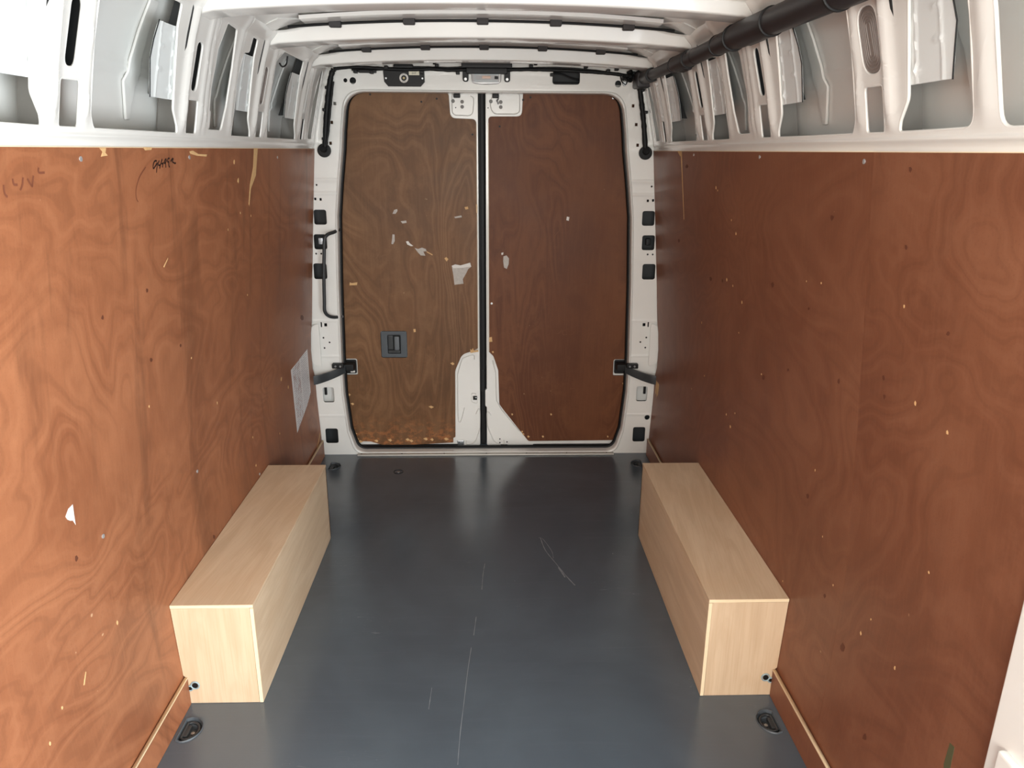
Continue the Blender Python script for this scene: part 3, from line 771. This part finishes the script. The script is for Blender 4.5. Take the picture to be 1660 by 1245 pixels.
RF = lining('plywood_lining', 'farther red-brown plywood lining on the right wall behind the wheel box', 1, 1.6100, 3.79, PLY_R, cut=rear_edge(1.6100))
# lower kick strips
def kick(name, label, side, y0, y1, m):
    o = thing(name, label, 'kick strip', (side*.885, (y0+y1)/2, .001), 'kick strips at floor level')
    bm = sheet([(y0, .001), (y1, .001), (y1, .092), (y0, .096)], [], .009, .0005, lambda y, z, w_: (side*(.881-w_), y, z), (), ())
    obj('strip_board', bm, m, o, smooth=0)
    bm = sheet([(y0, .0935), (y1, .0915), (y1, .0945), (y0, .0985)], [], .0096, 0, lambda y, z, w_: (side*(.881-w_), y, z))
    obj('pale_edge', bm, EDGE, o, smooth=0)
    return o
KL = kick('kick_strip', 'long plywood kick strip with pale top edge leading to the left wheel box', -1, -1.0, 1.886, PLY_L)
KR = kick('kick_strip', 'long plywood kick strip with pale top edge leading to the right wheel box', 1, 1.02, 1.886, PLY_R)
kick('kick_strip', 'short plywood kick strip behind the left wheel box beside the rear pillar', -1, 2.896, 3.79, PLY_L)
kick('kick_strip', 'short plywood kick strip behind the right wheel box beside the rear pillar', 1, 2.896, 3.79, PLY_R)

def wscrew(parent, side, y, z, r=.0055):
    c = Vector(wmap(side, .0045)(y, z, 0)); obj('screw', disc(bmesh.new(), c, (-side, 0, 0), r, .002, 14), ZINC, parent)
for y, z in ((1.644, 1.570), (2.232, 1.568), (3.15, 1.56), (1.613, .714), (2.78, .35), (2.2, .62)): wscrew(LL, -1, y, z)
for y, z in ((1.649, 1.574), (2.30, 1.578), (3.05, 1.58)): wscrew(RF, 1, y, z)
def wchip(parent, side, y, z, s=.01, m=CHIP, pts=None, asp=1.4, name='bare_chip'):
    if pts is None:
        k = random.randint(5, 7); a0 = random.random()*6
        pts = [(y+s*(.5+.5*random.random())*math.cos(a0+6.283*i/k), z+s*asp*(.5+.5*random.random())*math.sin(a0+6.283*i/k)) for i in range(k)]
    bm = sheet(pts, [], .0008, 0, wmap(side, .0047)); obj(name, bm, m, parent, smooth=0)
# splinters along the top edge and the long splits
wchip(LL, -1, 0, 0, pts=[(2.84, 1.594), (2.885, 1.594), (2.86, 1.5), (2.80, 1.455), (2.78, 1.395), (2.775, 1.405), (2.79, 1.47), (2.83, 1.53)], name='splinter')
wchip(LL, -1, 0, 0, pts=[(1.725, 1.592), (1.755, 1.592), (1.75, 1.582), (1.76, 1.576), (1.73, 1.574), (1.738, 1.584)], name='splinter')
wchip(LL, -1, 0, 0, pts=[(2.235, 1.584), (2.26, 1.586), (2.30, 1.577), (2.37, 1.575), (2.365, 1.569), (2.29, 1.572), (2.24, 1.578)], name='splinter')
wchip(LL, -1, 0, 0, pts=[(1.94, 1.594), (1.99, 1.594), (1.985, 1.588), (1.95, 1.587)], name='splinter')
for y, z, s in ((2.62, 1.55, .012), (2.66, 1.49, .012), (2.68, 1.38, .006), (2.55, 1.335, .005), (2.80, 1.36, .005), (3.2, .62, .012), (3.3, .55, .010), (2.75, 1.08, .005), (1.9, .94, .005), (2.2, .99, .005), (2.4, .78, .006), (2.75, .52, .006), (2.75, .40, .008), (3.1, .40, .006), (1.62, .47, .007), (1.30, .40, .006), (1.36, .44, .006)):
    wchip(LL, -1, y, z, s*.75)
wchip(LL, -1, 0, 0, m=WPAPER, pts=[(1.472, .838), (1.485, .850), (1.503, .852), (1.504, .825), (1.506, .800), (1.497, .816), (1.488, .820), (1.478, .828)], name='paint_scab')
wchip(LL, -1, 0, 0, pts=[(1.445, .428), (1.462, .452), (1.464, .449), (1.449, .426)], name='scrape')
wchip(LL, -1, 0, 0, pts=[(2.03, 1.29), (2.06, 1.31), (2.06, 1.306), (2.033, 1.287)], name='scrape')
wchip(RF, 1, 0, 0, pts=[(3.245, 1.594), (3.262, 1.594), (3.243, 1.45), (3.225, 1.315), (3.222, 1.32), (3.235, 1.45)], name='splinter')
wchip(RF, 1, 0, 0, pts=[(3.24, 1.594), (3.32, 1.594), (3.27, 1.572)], name='splinter')
for y, z, s in ((2.75, 1.47, .010), (2.73, 1.46, .006), (2.57, 1.37, .006), (2.52, 1.33, .008), (2.62, 1.16, .010), (2.55, 1.15, .006), (2.451, 1.112, .010), (2.48, 1.0, .006), (2.95, .93, .008), (1.84, 1.28, .005), (1.93, 1.27, .004), (1.82, .78, .005), (2.25, .92, .004), (2.9, .72, .006), (2.6, .66, .008), (2.55, .63, .012), (2.5, .7, .005), (1.95, .36, .005), (1.75, .62, .004), (1.66, .53, .005), (3.1, .6, .006)):
    wchip(RF, 1, y, z, s*.6)
for y, z, s in ((1.382, 1.298-.18, .006), (1.27, 1.10, .006), (1.45, 1.30, .004), (1.35, .52, .005), (1.28, .8, .004), (1.5, .5, .006), (1.47, .56, .004)):
    wchip(RN, 1, y, z, s*.8)
wchip(RN, 1, 0, 0, m=GREEN, pts=[(1.128, .515), (1.142, .513), (1.145, .46), (1.139, .44), (1.126, .455)], name='green_smear')
# ragged corner of the right lining under the strap
for k in range(4):
    y = 3.70+.018*k; wchip(RF, 1, 0, 0, pts=[(y, .43), (y+.016, .435), (y+.022, .36-.02*(k % 2)), (y+.012, .37)], name='splinter')
# cut joint line on the left lining (farther sheet edge)
wchip(LL, -1, 0, 0, pts=[(3.62, .06), (3.79, .14), (3.79, .128), (3.63, .05)], name='splinter')
wchip(KL, -1, 0, 0, pts=[(1.58, .075), (1.588, .06), (1.575, .03), (1.572, .045)], name='scrape')

DENT = mat('dark_dent', lin(98, 54, 35), .6)
def wall_px(u, v):
    d = _F + _RT*((u-830)/FPX) - _UP*((v-622.5)/FPX); t = 1.
    for _ in range(30): P = CAM+d*t; t *= prof(P.z)/max(abs(P.x), 1e-3)
    return P.y, P.z
for par, side, lst in ((RF, 1, ((1154, 452, 3), (1173, 455, 2), (1255, 462, 4), (1102, 390, 2.5), (1115, 270, 3), (1240, 612, 3.5), (1314, 500, 2), (1363, 618, 3), (1352, 352, 4), (1312, 804, 4), (1280, 600, 2))),
                       (RN, 1, ((1473, 401, 4), (1541, 541, 4), (1436, 612, 4), (1437, 643, 3), (1480, 275, 4), (1405, 1195, 5), (1368, 1050, 6), (1340, 965, 3))),
                       (LL, -1, ((235, 470, 3), (242, 583, 3), (163, 515, 3), (488, 515, 4), (290, 560, 2), (120, 905, 4), (345, 870, 3)))):
    for u, v, k in lst:
        pts = [wall_px(u+k*a*(.6+.6*random.random()), v+k*b*(.6+.6*random.random())) for a, b in ((-.5, -.9), (.2, -1.3), (.8, -.2), (.5, .9), (-.1, 1.4), (-.7, .4))]
        if side > 0: par = RN if sum(q_[0] for q_ in pts)/6 < 1.609 else RF
        wchip(par, side, 0, 0, m=DENT, pts=pts, name='dent')
# handwriting on the left lining
def stroke(seq, m, width, parent, name='ink_stroke'):
    pts = []
    for u, v in seq:
        d = _F + _RT*((u-830)/FPX) - _UP*((v-622.5)/FPX)
        t = 1.
        for _ in range(30):                          # intersection with the bent wall
            P = CAM+d*t; t *= prof(P.z)/max(abs(P.x), 1e-3) if abs(P.x) > .02 else 1.5
        P = CAM+d*t; pts.append((P.y, P.z))
    bm = ribbon_wall(pts, -1, width, .0052); obj(name, bm, m, parent, smooth=0, recalc=False)
q = lambda a, b: (230+a/23.7, 240+b/23.7)
for sq in ([(500, 500), (440, 490), (390, 540), (360, 650), (355, 760), (385, 775), (440, 690), (500, 590), (515, 580), (510, 700), (490, 850), (485, 950)],
           [(590, 480), (555, 580), (560, 650), (600, 665), (640, 630)], [(640, 600), (625, 700), (605, 790)],
           [(705, 420), (680, 500), (660, 580), (700, 600), (760, 570)], [(740, 570), (725, 660), (720, 750)],
           [(860, 480), (850, 425), (815, 460), (785, 560), (810, 585), (850, 520), (865, 460)], [(830, 570), (840, 660), (845, 750)],
           [(990, 400), (940, 400), (905, 480), (920, 530), (955, 530), (955, 620), (970, 700), (995, 735)],
           [(1030, 520), (1070, 450), (1120, 400), (1130, 430), (1095, 510), (1130, 550), (1190, 585), (1235, 575)]):
    stroke([q(*p) for p in sq], INK, .0042, LL)
q2 = lambda a, b: (a/5.03, 220+b/5.03)
for sq in ([(1172, 255), (1120, 340), (1092, 440), (1095, 510), (1110, 540)],):
    stroke([q2(*p) for p in sq], PENCIL, .003, LL)
for sq in ([(5, 400), (15, 470), (38, 500)], [(80, 350), (90, 395), (120, 400)], [(165, 340), (160, 400), (142, 445)], [(200, 350), (230, 400), (245, 415)], [(250, 325), (245, 370), (240, 415)], [(292, 260), (295, 300), (342, 300)]):
    stroke([q2(*p) for p in sq], PENCIL, .0045, LL, 'faded_stroke')

# notice pasted on the left lining
bm = sheet([(3.365, .612), (3.69, .628), (3.69, .40), (3.66, .385), (3.60, .36), (3.37, .30)][::-1], [], .0008, 0, wmap(-1, .0052))
no = obj('printed_notice', bm, NOTICE, None, smooth=0, loc=(-.905, 3.5, .30))
no['label'] = 'white printed notice sheet pasted low on the far left lining'; no['category'] = 'notice'

# ------------------------------------------------------------------ THINGS: plywood wheel boxes
def wheel_box(side, label, y0=1.888, y1=2.893):
    xi, xw, h = .662, .876 if side < 0 else .876, .340
    o = thing('wheel_box', label, 'box', (side*.77, (y0+y1)/2, 0), 'plywood boxes over the wheels')
    X = lambda a, b: (min(side*a, side*b), max(side*a, side*b))
    t = .011
    a, b = X(xi, .8995); obj('top_board', BX((a, y0, h-t), (b, y1, h), .0012), BIRCH_TOP, o)
    a, b = X(xi, xi+t); obj('side_board', BX((a, y0+.0005, .001), (b, y1-.0005, h-t-.0008), .001), BIRCH_SIDE, o)
    P = [(side*(xi+t+.0008), .001), (side*.8845, .001), (side*.8845, .094), (side*.890, .10), (side*.899, h-t-.0008), (side*(xi+t+.0008), h-t-.0008)]
    bm = sheet(P, [], t-.001, .0005, lambda x, z, w_: (x, y0+.001+(t-.001)/2-w_, z)); obj('front_board', bm, BIRCH_FRONT, o, smooth=0)
    obj('back_board', BX((a, y1-t, .001), (b, y1-.001, h-t-.0008), .001), BIRCH_FRONT, o)
    # pale end-grain edges facing the camera
    a, b = X(xi+.0005, xi+t-.0005); obj('end_grain', BX((a, y0-.0004, .002), (b, y0+.001, h-t-.002)), EDGE, o)
    a, b = X(xi+.001, .8990); obj('end_grain', BX((a, y0-.0004, h-t+.001), (b, y0+.001, h-.001)), EDGE, o)
    # rounded cable grommet / fixing at the outer lower corner
    for dx, dz, r in ((.858, .066, .012), (.874, .056, .008)):
        g = bmesh.new(); c = Vector((side*dx, y0-.001, dz)); tube(g, [c+Vector((r*math.cos(q_), 0, r*math.sin(q_))) for q_ in [6.283*k/16 for k in range(16)]], .0022, 6, closed=True)
        r_ = obj('fixing_ring', g, LENSRING, o)
        obj('fixing_screw', disc(bmesh.new(), c, (0, -1, 0), r*.7, .002, 12), BLACK, r_)
    return o
LENSRING = mat('clear_grey_plastic', lin(150, 170, 176), .3)
wheel_box(-1, 'pale birch plywood wheel box against the left wall lining')
wheel_box(1, 'pale birch plywood wheel box against the right wall lining')

# ------------------------------------------------------------------ THINGS: floor tie-down rings
for (cx, cy, sd), lab in zip(TD, ('recessed black tie-down ring in front of the left wheel box', 'recessed black tie-down ring in front of the right wheel box',
                                  'recessed black tie-down ring behind the left wheel box by the rear pillar', 'recessed black tie-down ring behind the right wheel box by the rear pillar')):
    o = thing('tie_down_ring', lab, 'tie-down', (cx, cy, 0), 'lashing rings in the floor')
    bm = bmesh.new(); R = []
    for k, z in ((1.10, .0008), (1.04, .0045), (.98, .003), (.93, -.012), (.80, -.020)):
        R.append([bm.verts.new((a, b, z)) for a, b in dshape(cx, cy, sd, k)])
    n = len(R[0])
    for A, B in zip(R[:-1], R[1:]):
        for k in range(n): bm.faces.new((A[k], A[(k+1) % n], B[(k+1) % n], B[k]))
    bm.faces.new(R[-1][::-1])
    obj('recess_tray', bm, GREYPL, o, smooth=50)
    bm = bmesh.new(); tube(bm, [(a, b, -.004) for a, b in dshape(cx, cy, sd, .72)], .0042, 10, closed=True)
    obj('lashing_ring', bm, DARKPL, o, smooth=60)
    bm = bmesh.new(); disc(bm, (cx-sd*.004, cy, -.0195), (0, 0, 1), .015, .007, 20); b_ = obj('bolt_head', bm, DARKPL, o)
    obj('bolt_socket', disc(bmesh.new(), (cx-sd*.004, cy, -.0125), (0, 0, 1), .006, .002, 6), STEEL, b_)
    obj('ring_clip', BX((cx+sd*.010-.006, cy-.022, -.016), (cx+sd*.010+.006, cy+.022, -.002), .002), DARKPL, o)

# ------------------------------------------------------------------ THINGS on the rear frame
def px(u, v, Y): p = unp(u, v, 1, Y); return (p.x, p.y, p.z)
# wiring harness
WH = thing('wiring_harness', 'black taped wiring loom along the header and down both rear pillars', 'cable', (0, 3.79, 1.95))
def loom(name, pts, r, n=10, jit=.0016):
    P = spline(pts, n); rr = []
    for i in range(len(P)): rr.append(r*(1+.07*math.sin(i*1.1)+.16*random.random()))
    bm = bmesh.new(); tube(bm, P, rr, 10); return obj(name, bm, RUBBER, WH, smooth=60)
loom('header_loom', [px(*p, 3.795) for p in ((541, 112), (565, 109), (600, 110), (632, 112), (668, 113), (700, 112), (730, 114), (760, 113), (800, 114), (835, 113), (870, 113), (905, 114), (945, 116), (975, 118), (1005, 121), (1036, 127))], .0072)
loom('thin_loom', [px(*p, 3.800) for p in ((570, 113), (620, 113), (655, 109), (690, 109), (730, 110), (770, 108), (830, 111), (900, 110), (960, 114), (1020, 122))], .004)
loom('pillar_loom', [px(*p, 3.79) for p in ((541, 112), (537, 122), (533, 145), (530, 175), (528, 205), (527, 238))], .0115)
loom('pillar_loom', [px(*p, 3.79) for p in ((1036, 128), (1038, 150), (1041, 175), (1044, 205), (1046, 240))], .0115)
loom('thin_loom', [px(*p, 3.78) for p in ((540, 132), (537, 160), (534, 190), (532, 215), (528, 235))], .005)
for u, v in ((526, 244), (1046, 248)):
    c = px(u, v, 3.812); g = obj('grommet', disc(bmesh.new(), c, (0, -1, 0), .032, .014, 28, .026), RUBBER, WH)
    obj('grommet_neck', disc(bmesh.new(), (c[0], c[1]-.012, c[2]+.006), (0, -1, .3), .017, .018, 20), RUBBER, g)
for u, v in ((626, 109), (683, 117), (708, 106), (742, 118), (861, 107), (895, 121), (950, 108), (986, 115), (1000, 112), (576, 116), (602, 117), (530, 142), (526, 178), (525, 225), (1042, 146), (1047, 182)):
    c = px(u, v, 3.79); obj('cable_clip', BX((c[0]-.009, c[1]-.010, c[2]-.007), (c[0]+.009, c[1]+.022, c[2]+.007), .003), BLACK, WH)
bm = bmesh.new(); a = px(581, 115, 3.80); b = px(610, 115, 3.80); box(bm, (a[0], 3.785, a[2]-.008), (b[0], 3.815, a[2]+.006), .004); obj('connector_block', bm, BLACK, WH)
# corner junction at the right end
bm = bmesh.new(); c = px(1030, 122, 3.76)
for k in range(16): disc(bm, (c[0]-.05+.012*k*.55+random.uniform(-.01, .01), 3.76+random.uniform(-.02, .03), c[2]+random.uniform(-.02, .012)), (random.uniform(-1, 1), -1, random.uniform(-.5, .5)), random.uniform(.006, .011), .025, 10)
obj('taped_bundle', bm, RUBBER, WH)
bm = bmesh.new(); tube(bm, spline([px(*p, 3.80) for p in ((1006, 124), (1008, 132), (1014, 137), (1017, 130), (1015, 123))], 6), .003, 8); obj('cable_loop', bm, RUBBER, WH)
obj('terminal', disc(bmesh.new(), px(1012, 136, 3.81), (0, -1, 0), .010, .012, 10), STEEL, WH)

# black lock cover plate with round emblem and sticker
CP = thing('cover_plate', 'black chamfered lock cover plate with round emblem left of the lamp', 'plate', (-.382, 3.81, 1.91))
z0, z1, x0, x1 = 1.877, 1.962, -.477, -.284
bm = sheet([(x0, z1-.018), (x0+.018, z1), (x1-.014, z1), (x1, z1-.010), (x1+.001, z0+.020), (x1-.018, z0), (x0+.022, z0), (x0+.004, z0+.020)], [], .006, .0015, back(3.810))
obj('plate', bm, BLACK, CP)
obj('raised_top', BX((x0+.05, 3.795, z1-.006), (x1-.05, 3.812, z1+.012), .005), BLACK, CP)
ec = (-.380, 3.8065, 1.914)
e = obj('emblem_ring', sheet(circ((ec[0], ec[2]), .021, 32), [circ((ec[0], ec[2]), .0125, 24)], .002, .0005, back(3.806)), WPAPER, CP, label='white ring emblem')
obj('key_barrel', disc(bmesh.new(), (ec[0], 3.8055, ec[2]), (0, -1, 0), .0055, .004, 16), mat('brass', lin(196, 178, 130), .5), e)
text('LOCKS', .0065, BLACK, e, face_cam(ec[0], 3.8045, ec[2]+.0165)); text('4VANS', .0065, BLACK, e, face_cam(ec[0], 3.8045, ec[2]-.0165))
st = obj('sticker', BX((-.356, 3.8055, 1.927), (-.307, 3.8072, 1.953)), mat('cream_sticker', lin(226, 222, 200), .6), CP, label='cream sticker')
text('PUSH TO', .0095, BLACK, st, face_cam(-.3315, 3.8050, 1.9475)); text('EXIT', .010, BLACK, st, face_cam(-.3315, 3.8050, 1.935))
for x in (-.464, -.293): obj('plate_screw', disc(bmesh.new(), (x, 3.807, 1.913), (0, -1, 0), .0045, .003, 12), STEEL, CP)

# load-area lamp on its black bracket
LB = thing('lamp_bracket', 'black plastic bracket with two screwed legs above the clear lamp', 'bracket', (0, 3.80, 1.95))
obj('bracket_body', BX((-.108, 3.762, 1.958), (.128, 3.815, 1.986), .004), BLACK, LB)
obj('bracket_lip', BX((-.086, 3.772, 1.934), (.106, 3.815, 1.959), .004), BLACK, LB)
for x in (-.090, .106):
    bm = sheet(rpoly([(x-.014, 1.965, .002), (x+.014, 1.965, .002), (x+.014, 1.900, .013), (x-.014, 1.900, .013)], .01), [], .014, .002, back(3.806))
    l = obj('bracket_leg', bm, BLACK, LB)
    obj('bracket_screw', disc(bmesh.new(), (x, 3.799, 1.911), (0, -1, 0), .0072, .004, 16), ZINC, l)
LP = thing('interior_lamp', 'small clear ribbed load-area lamp under the black bracket', 'lamp', (.008, 3.81, 1.92))
bm = sheet(rpoly([(-.063, 1.946, .008), (.079, 1.946, .008), (.077, 1.893, .022), (.008, 1.886, .2), (-.061, 1.893, .022)], .01), [], .016, .004, back(3.806))
obj('lamp_base', bm, mat('frosted_grey_lens', lin(168, 166, 166), .22, coat=.5), LP)
obj('lamp_bulb', BX((-.012, 3.7955, 1.914), (.028, 3.7985, 1.926), .0014), mat('amber_bulb', lin(214, 180, 160), .4), LP)
obj('lamp_switch', BX((.046, 3.794, 1.912), (.064, 3.799, 1.925), .002), BLACK, LP)
for k, zz in enumerate((1.9015, 1.907, 1.9325, 1.938)): obj('lens_rib', BX((-.050+.004*(k % 2), 3.796, zz-.0008), (.064-.003*(k % 2), 3.7985, zz+.0008)), LENSRING, LP)
obj('lens_frame', BX((-.046, 3.796, 1.9075), (-.0445, 3.7985, 1.938)), LENSRING, LP)
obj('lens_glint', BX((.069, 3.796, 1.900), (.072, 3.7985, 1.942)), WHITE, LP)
# black stuff seen inside the header cut-out
HB = obj('header_inner_bar', BX((.315, 3.85, 1.885), (.46, 3.87, 1.905), .004), BLACK, WB)
bm = bmesh.new(); tube(bm, spline([(.33, 3.845, 1.945), (.37, 3.842, 1.940), (.41, 3.842, 1.925), (.455, 3.845, 1.915)], 6), .004, 8); obj('header_inner_cable', bm, RUBBER, WB)

# black conduit along the right cant rail
CT = thing('conduit', 'thick black telescoping plastic conduit along the upper right side', 'pipe', (.72, 2.3, 1.9))
TP = [(.735, 3.66, 1.913), (.722, 3.30, 1.905), (.716, 2.70, 1.899), (.718, 2.26, 1.902), (.722, 1.75, 1.898), (.722, 1.0, 1.898), (.722, -.8, 1.898)]
def tp(y):
    ys = [p[1] for p in TP][::-1]; return (float(np.interp(y, ys, [p[0] for p in TP][::-1])), y, float(np.interp(y, ys, [p[2] for p in TP][::-1])))
def cseg(name, ya, yb, ra, rb, parent=CT, flare=False):
    n = 8; P = [tp(ya+(yb-ya)*k/n) for k in range(n+1)]; rr = [ra+(rb-ra)*k/n for k in range(n+1)]
    if flare: rr[0] = rr[0]*.93; rr[-1] *= .93
    bm = bmesh.new(); tube(bm, P, rr, 28); return obj(name, bm, TUBE, parent, smooth=50)
cseg('pipe_section', 3.58, 3.00, .021, .022); cseg('pipe_section', 2.74, 2.44, .025, .026); cseg('pipe_section', 2.02, 1.62, .032, .032); cseg('pipe_section', 1.52, -.8, .031, .031)
k1 = cseg('coupling', 3.70, 3.50, .029, .029, flare=True)
cseg('coupling', 3.02, 2.80, .029, .029, flare=True); cseg('coupling', 2.80, 2.70, .027, .027, flare=True)
cseg('coupling', 2.46, 2.30, .0295, .0295, flare=True); cseg('coupling', 2.30, 2.00, .0345, .0345, flare=True)
c_ = cseg('coupling', 1.64, 1.50, .035, .035, flare=True)
for y, r in ((3.495, .030), (3.02, .030), (2.81, .0305), (2.46, .031), (2.305, .0365), (2.01, .036), (1.64, .037), (1.50, .037)):
    obj('coupling_lip', tube(bmesh.new(), [tp(y-.006), tp(y-.004), tp(y+.004), tp(y+.006)], [r*.9, r, r, r*.9], 28), BLACK, CT)
for y in (2.39, 2.76): 
    p = Vector(tp(y)); obj('pipe_button', disc(bmesh.new(), p+Vector((-.018, 0, .012)), (-.8, 0, .55), .005, .008, 10), BLACK, CT)
bm = bmesh.new(); p = Vector(tp(1.60)); bm2 = disc(bm, p+Vector((-.010, 0, -.024)), (-.3, 0, -1), .010, .006, 14); obj('pipe_button', bm2, BLACK, CT)
for y in (2.16, 2.90): 
    p = Vector(tp(y)); obj('pipe_saddle', BX((p.x-.012, y-.06, p.z-.033), (p.x+.022, y+.05, p.z-.018), .006), TUBE, CT)
obj('corner_block', BX((.700, 3.68, 1.872), (.766, 3.80, 1.940), .010), TUBE, CT)

# grab handle on the left pillar
GH = thing('grab_handle', 'slim black bent-tube grab handle on the left rear pillar', 'handle', (-.80, 3.78, .98))
P = spline([(-.735, 3.862, 1.207), (-.752, 3.80, 1.199), (-.778, 3.765, 1.190), (-.792, 3.755, 1.165), (-.797, 3.752, 1.10), (-.806, 3.75, .98), (-.812, 3.752, .86), (-.814, 3.755, .81), (-.800, 3.77, .782), (-.775, 3.80, .768), (-.752, 3.862, .760)], 6)
bm = bmesh.new(); tube(bm, P, .0085, 12); obj('handle_tube', bm, DARKPL, GH, smooth=60)
for z, x in ((1.207, -.738), (.760, -.752)): obj('handle_bolt', disc(bmesh.new(), (x, 3.862, z), (0, -1, 0), .010, .006, 14), STEEL, GH)

# door check straps
def strap(side, label):
    o = thing('door_check_strap', label, 'strap', (side*.80, 3.76, .48), 'door check straps')
    dz = -.004 if side > 0 else 0
    path = spline([(side*.888, 3.725, .452+dz), (side*.862, 3.735, .455+dz), (side*.82, 3.765, .462+dz), (side*.775, 3.79, .475+dz), (side*.74, 3.815, .487+dz)], 6)
    bm = bmesh.new(); prev = None
    for i, p in enumerate(path):
        hh = .024-.004*i/len(path)
        cur = [bm.verts.new((p.x, p.y+a, p.z+b)) for a, b in ((-.004, hh), (-.006, hh-.004), (-.006, -hh+.004), (-.004, -hh), (.004, -hh), (.004, hh))]
        if prev:
            for k in range(6): bm.faces.new((prev[k], prev[(k+1) % 6], cur[(k+1) % 6], cur[k]))
        else: bm.faces.new(cur)
        prev = cur
    bm.faces.new(prev[::-1]); obj('strap_arm', bm, DARKPL, o, smooth=40)
    X = lambda a, b: (min(side*a, side*b), max(side*a, side*b))
    a, b = X(.744, .805); t = obj('hinge_block', BX((a, 3.785, .497+dz), (b, 3.818, .522+dz), .004), BLACK, o)
    for x in (.760, .785): obj('hinge_bolt', disc(bmesh.new(), (side*x, 3.785, .510+dz), (0, -1, 0), .006, .004, 6), STEEL, t)
    a, b = X(.700, .762); obj('roller_body', BX((a, 3.825, .470+dz), (b, 3.905, .508+dz), .005), BLACK, o)
    bm = sheet(rrect(min(side*.696, side*.770), .439+dz, max(side*.696, side*.770), .515+dz, .010), [], .012, .003, back(3.897)); t = obj('door_bracket', bm, BLACK, o)
    for x, z in ((.708, .503), (.708, .478), (.726, .490), (.722, .462)): obj('bracket_bolt', disc(bmesh.new(), (side*x, 3.891, z+dz), (0, -1, 0), .005, .004, 10), STEEL, t)
    a, b = X(.705, .728)
    if side < 0: obj('bracket_tag', BX((a, 3.8885, .446), (b, 3.8905, .456)), WPAPER, t, label='small white tag')
    return o
strap(-1, 'black door check strap across the left rear pillar'); strap(1, 'black door check strap across the right rear pillar')

# torn labels and marks on the door linings
def dchip(parent, pts_px, m=CHIP, name='bare_chip', y=YP-.0104, loc=None, label=None, cat=None):
    pts = [(unp(u, v, 1, y).x, unp(u, v, 1, y).z) for u, v in pts_px]
    bm = sheet(pts, [], .0008, 0, back(y)); o = obj(name, bm, m, parent, smooth=0, loc=loc)
    if label: o['label'] = label; o['category'] = cat
    return o
dq = lambda a, b: (540+a/4.447, 320+b/4.447)
def DQ(*p): return [dq(*a) for a in p]
dchip(D1, DQ((855, 492), (880, 482), (918, 490), (988, 470), (996, 500), (975, 515), (960, 545), (935, 590), (940, 622), (875, 630), (868, 570)), PAPER, 'torn_label')
dchip(D1, DQ((857, 494), (880, 484), (918, 490), (988, 472), (995, 498), (930, 508), (865, 510)), WPAPER, 'torn_label_fold', y=YP-.0115)
dchip(D1, DQ((588, 364), (612, 372), (640, 362), (668, 372), (674, 388), (650, 390), (665, 420), (632, 418), (610, 395)), PAPER, 'torn_label')
dchip(D1, DQ((525, 318), (542, 315), (552, 330), (578, 350), (562, 352), (535, 340)), WPAPER, 'torn_label')
dchip(D1, DQ((428, 266), (443, 268), (444, 315), (432, 338), (420, 335), (425, 300)), PAPER, 'torn_label')
dchip(D1, DQ((487, 172), (527, 167), (530, 183), (500, 188)), PAPER, 'torn_label')
dchip(D1, DQ((440, 90), (462, 84), (464, 98), (450, 118), (428, 118)), PAPER, 'torn_label')
dchip(D1, DQ((873, 140), (925, 130), (928, 143), (880, 150)), PAPER, 'torn_label')
dchip(D1, DQ((947, 70), (972, 66), (975, 84), (955, 88)), CHIP)
dchip(D1, DQ((802, 440), (815, 430), (832, 445), (818, 462)), CHIP)
dchip(D1, DQ((120, 612), (135, 618), (175, 612), (172, 632), (118, 634)), CHIP)
dchip(D1, DQ((578, 950), (594, 948), (596, 970), (582, 972)), CHIP)
dchip(D1, DQ((675, 388), (718, 412), (715, 418), (672, 394)), CHIP)
dchip(D1, DQ((58, 785), (80, 780), (82, 796), (62, 800)), CHIP)
dchip(D1, DQ((988, 1095), (1000, 1100), (1008, 1085), (1015, 1105), (1045, 1100), (1048, 1112), (990, 1122)), CHIP, 'splinter')
dchip(D1, DQ((1030, 50), (1042, 52), (1042, 120), (1032, 110)), CHIP, 'splinter')
dchip(D2, DQ((1212, 400), (1228, 396), (1226, 412), (1214, 416)), WPAPER, 'torn_label')
dchip(D2, DQ((1228, 425), (1250, 418), (1268, 440), (1266, 480), (1252, 516), (1232, 505), (1226, 460)), PAPER, 'torn_label')
dchip(D2, DQ((1122, 1010), (1144, 1006), (1148, 1040), (1122, 1042)), CHIP)
dchip(D2, DQ((918*1, 480), (0, 0), (0, 1)) if False else [(919, 351), (923, 352), (922, 358), (918, 357)], WPAPER, 'paint_fleck')
for u, v in ((578, 712), (583, 716), (610, 715), (632, 714), (660, 713), (666, 715), (690, 712), (700, 713), (722, 712), (575, 703), (565, 640), (571, 655), (698, 660), (733, 590)):
    dchip(D1, [(u-2-2*random.random(), v-1), (u+1, v-2-random.random()), (u+3+3*random.random(), v), (u+1, v+2)], CHIP)
for u, v in ((830, 672), (846, 700), (848, 704), (856, 708), (880, 708), (893, 672), (1004, 690), (1020, 698), (1018, 520), (1020, 498), (1010, 622), (1022, 276), (985, 708), (797, 492), (799, 571)):
    dchip(D2, [(u-1-random.random(), v-1), (u+.5, v-2), (u+1.5+1.5*random.random(), v), (u, v+1.6)], CHIP)
for D, lst in ((D1, ((552, 170), (600, 153), (683, 165), (708, 160), (766, 218), (560, 226))), (D2, ((848, 162), (810, 205), (994, 160), (860, 158)))):
    for u, v in lst:
        p = unp(u, v, 1, YP-.010); obj('screw_hole', disc(bmesh.new(), p, (0, -1, 0), .005, .001, 10), BLACK, D)
for D, u, v in ((D1, 546, 376), (D1, 549, 511), (D2, 797, 492), (D2, 994, 159)):
    p = unp(u, v, 1, YP-.010); obj('screw', disc(bmesh.new(), p, (0, -1, 0), .0055, .002, 12), ZINC, D)
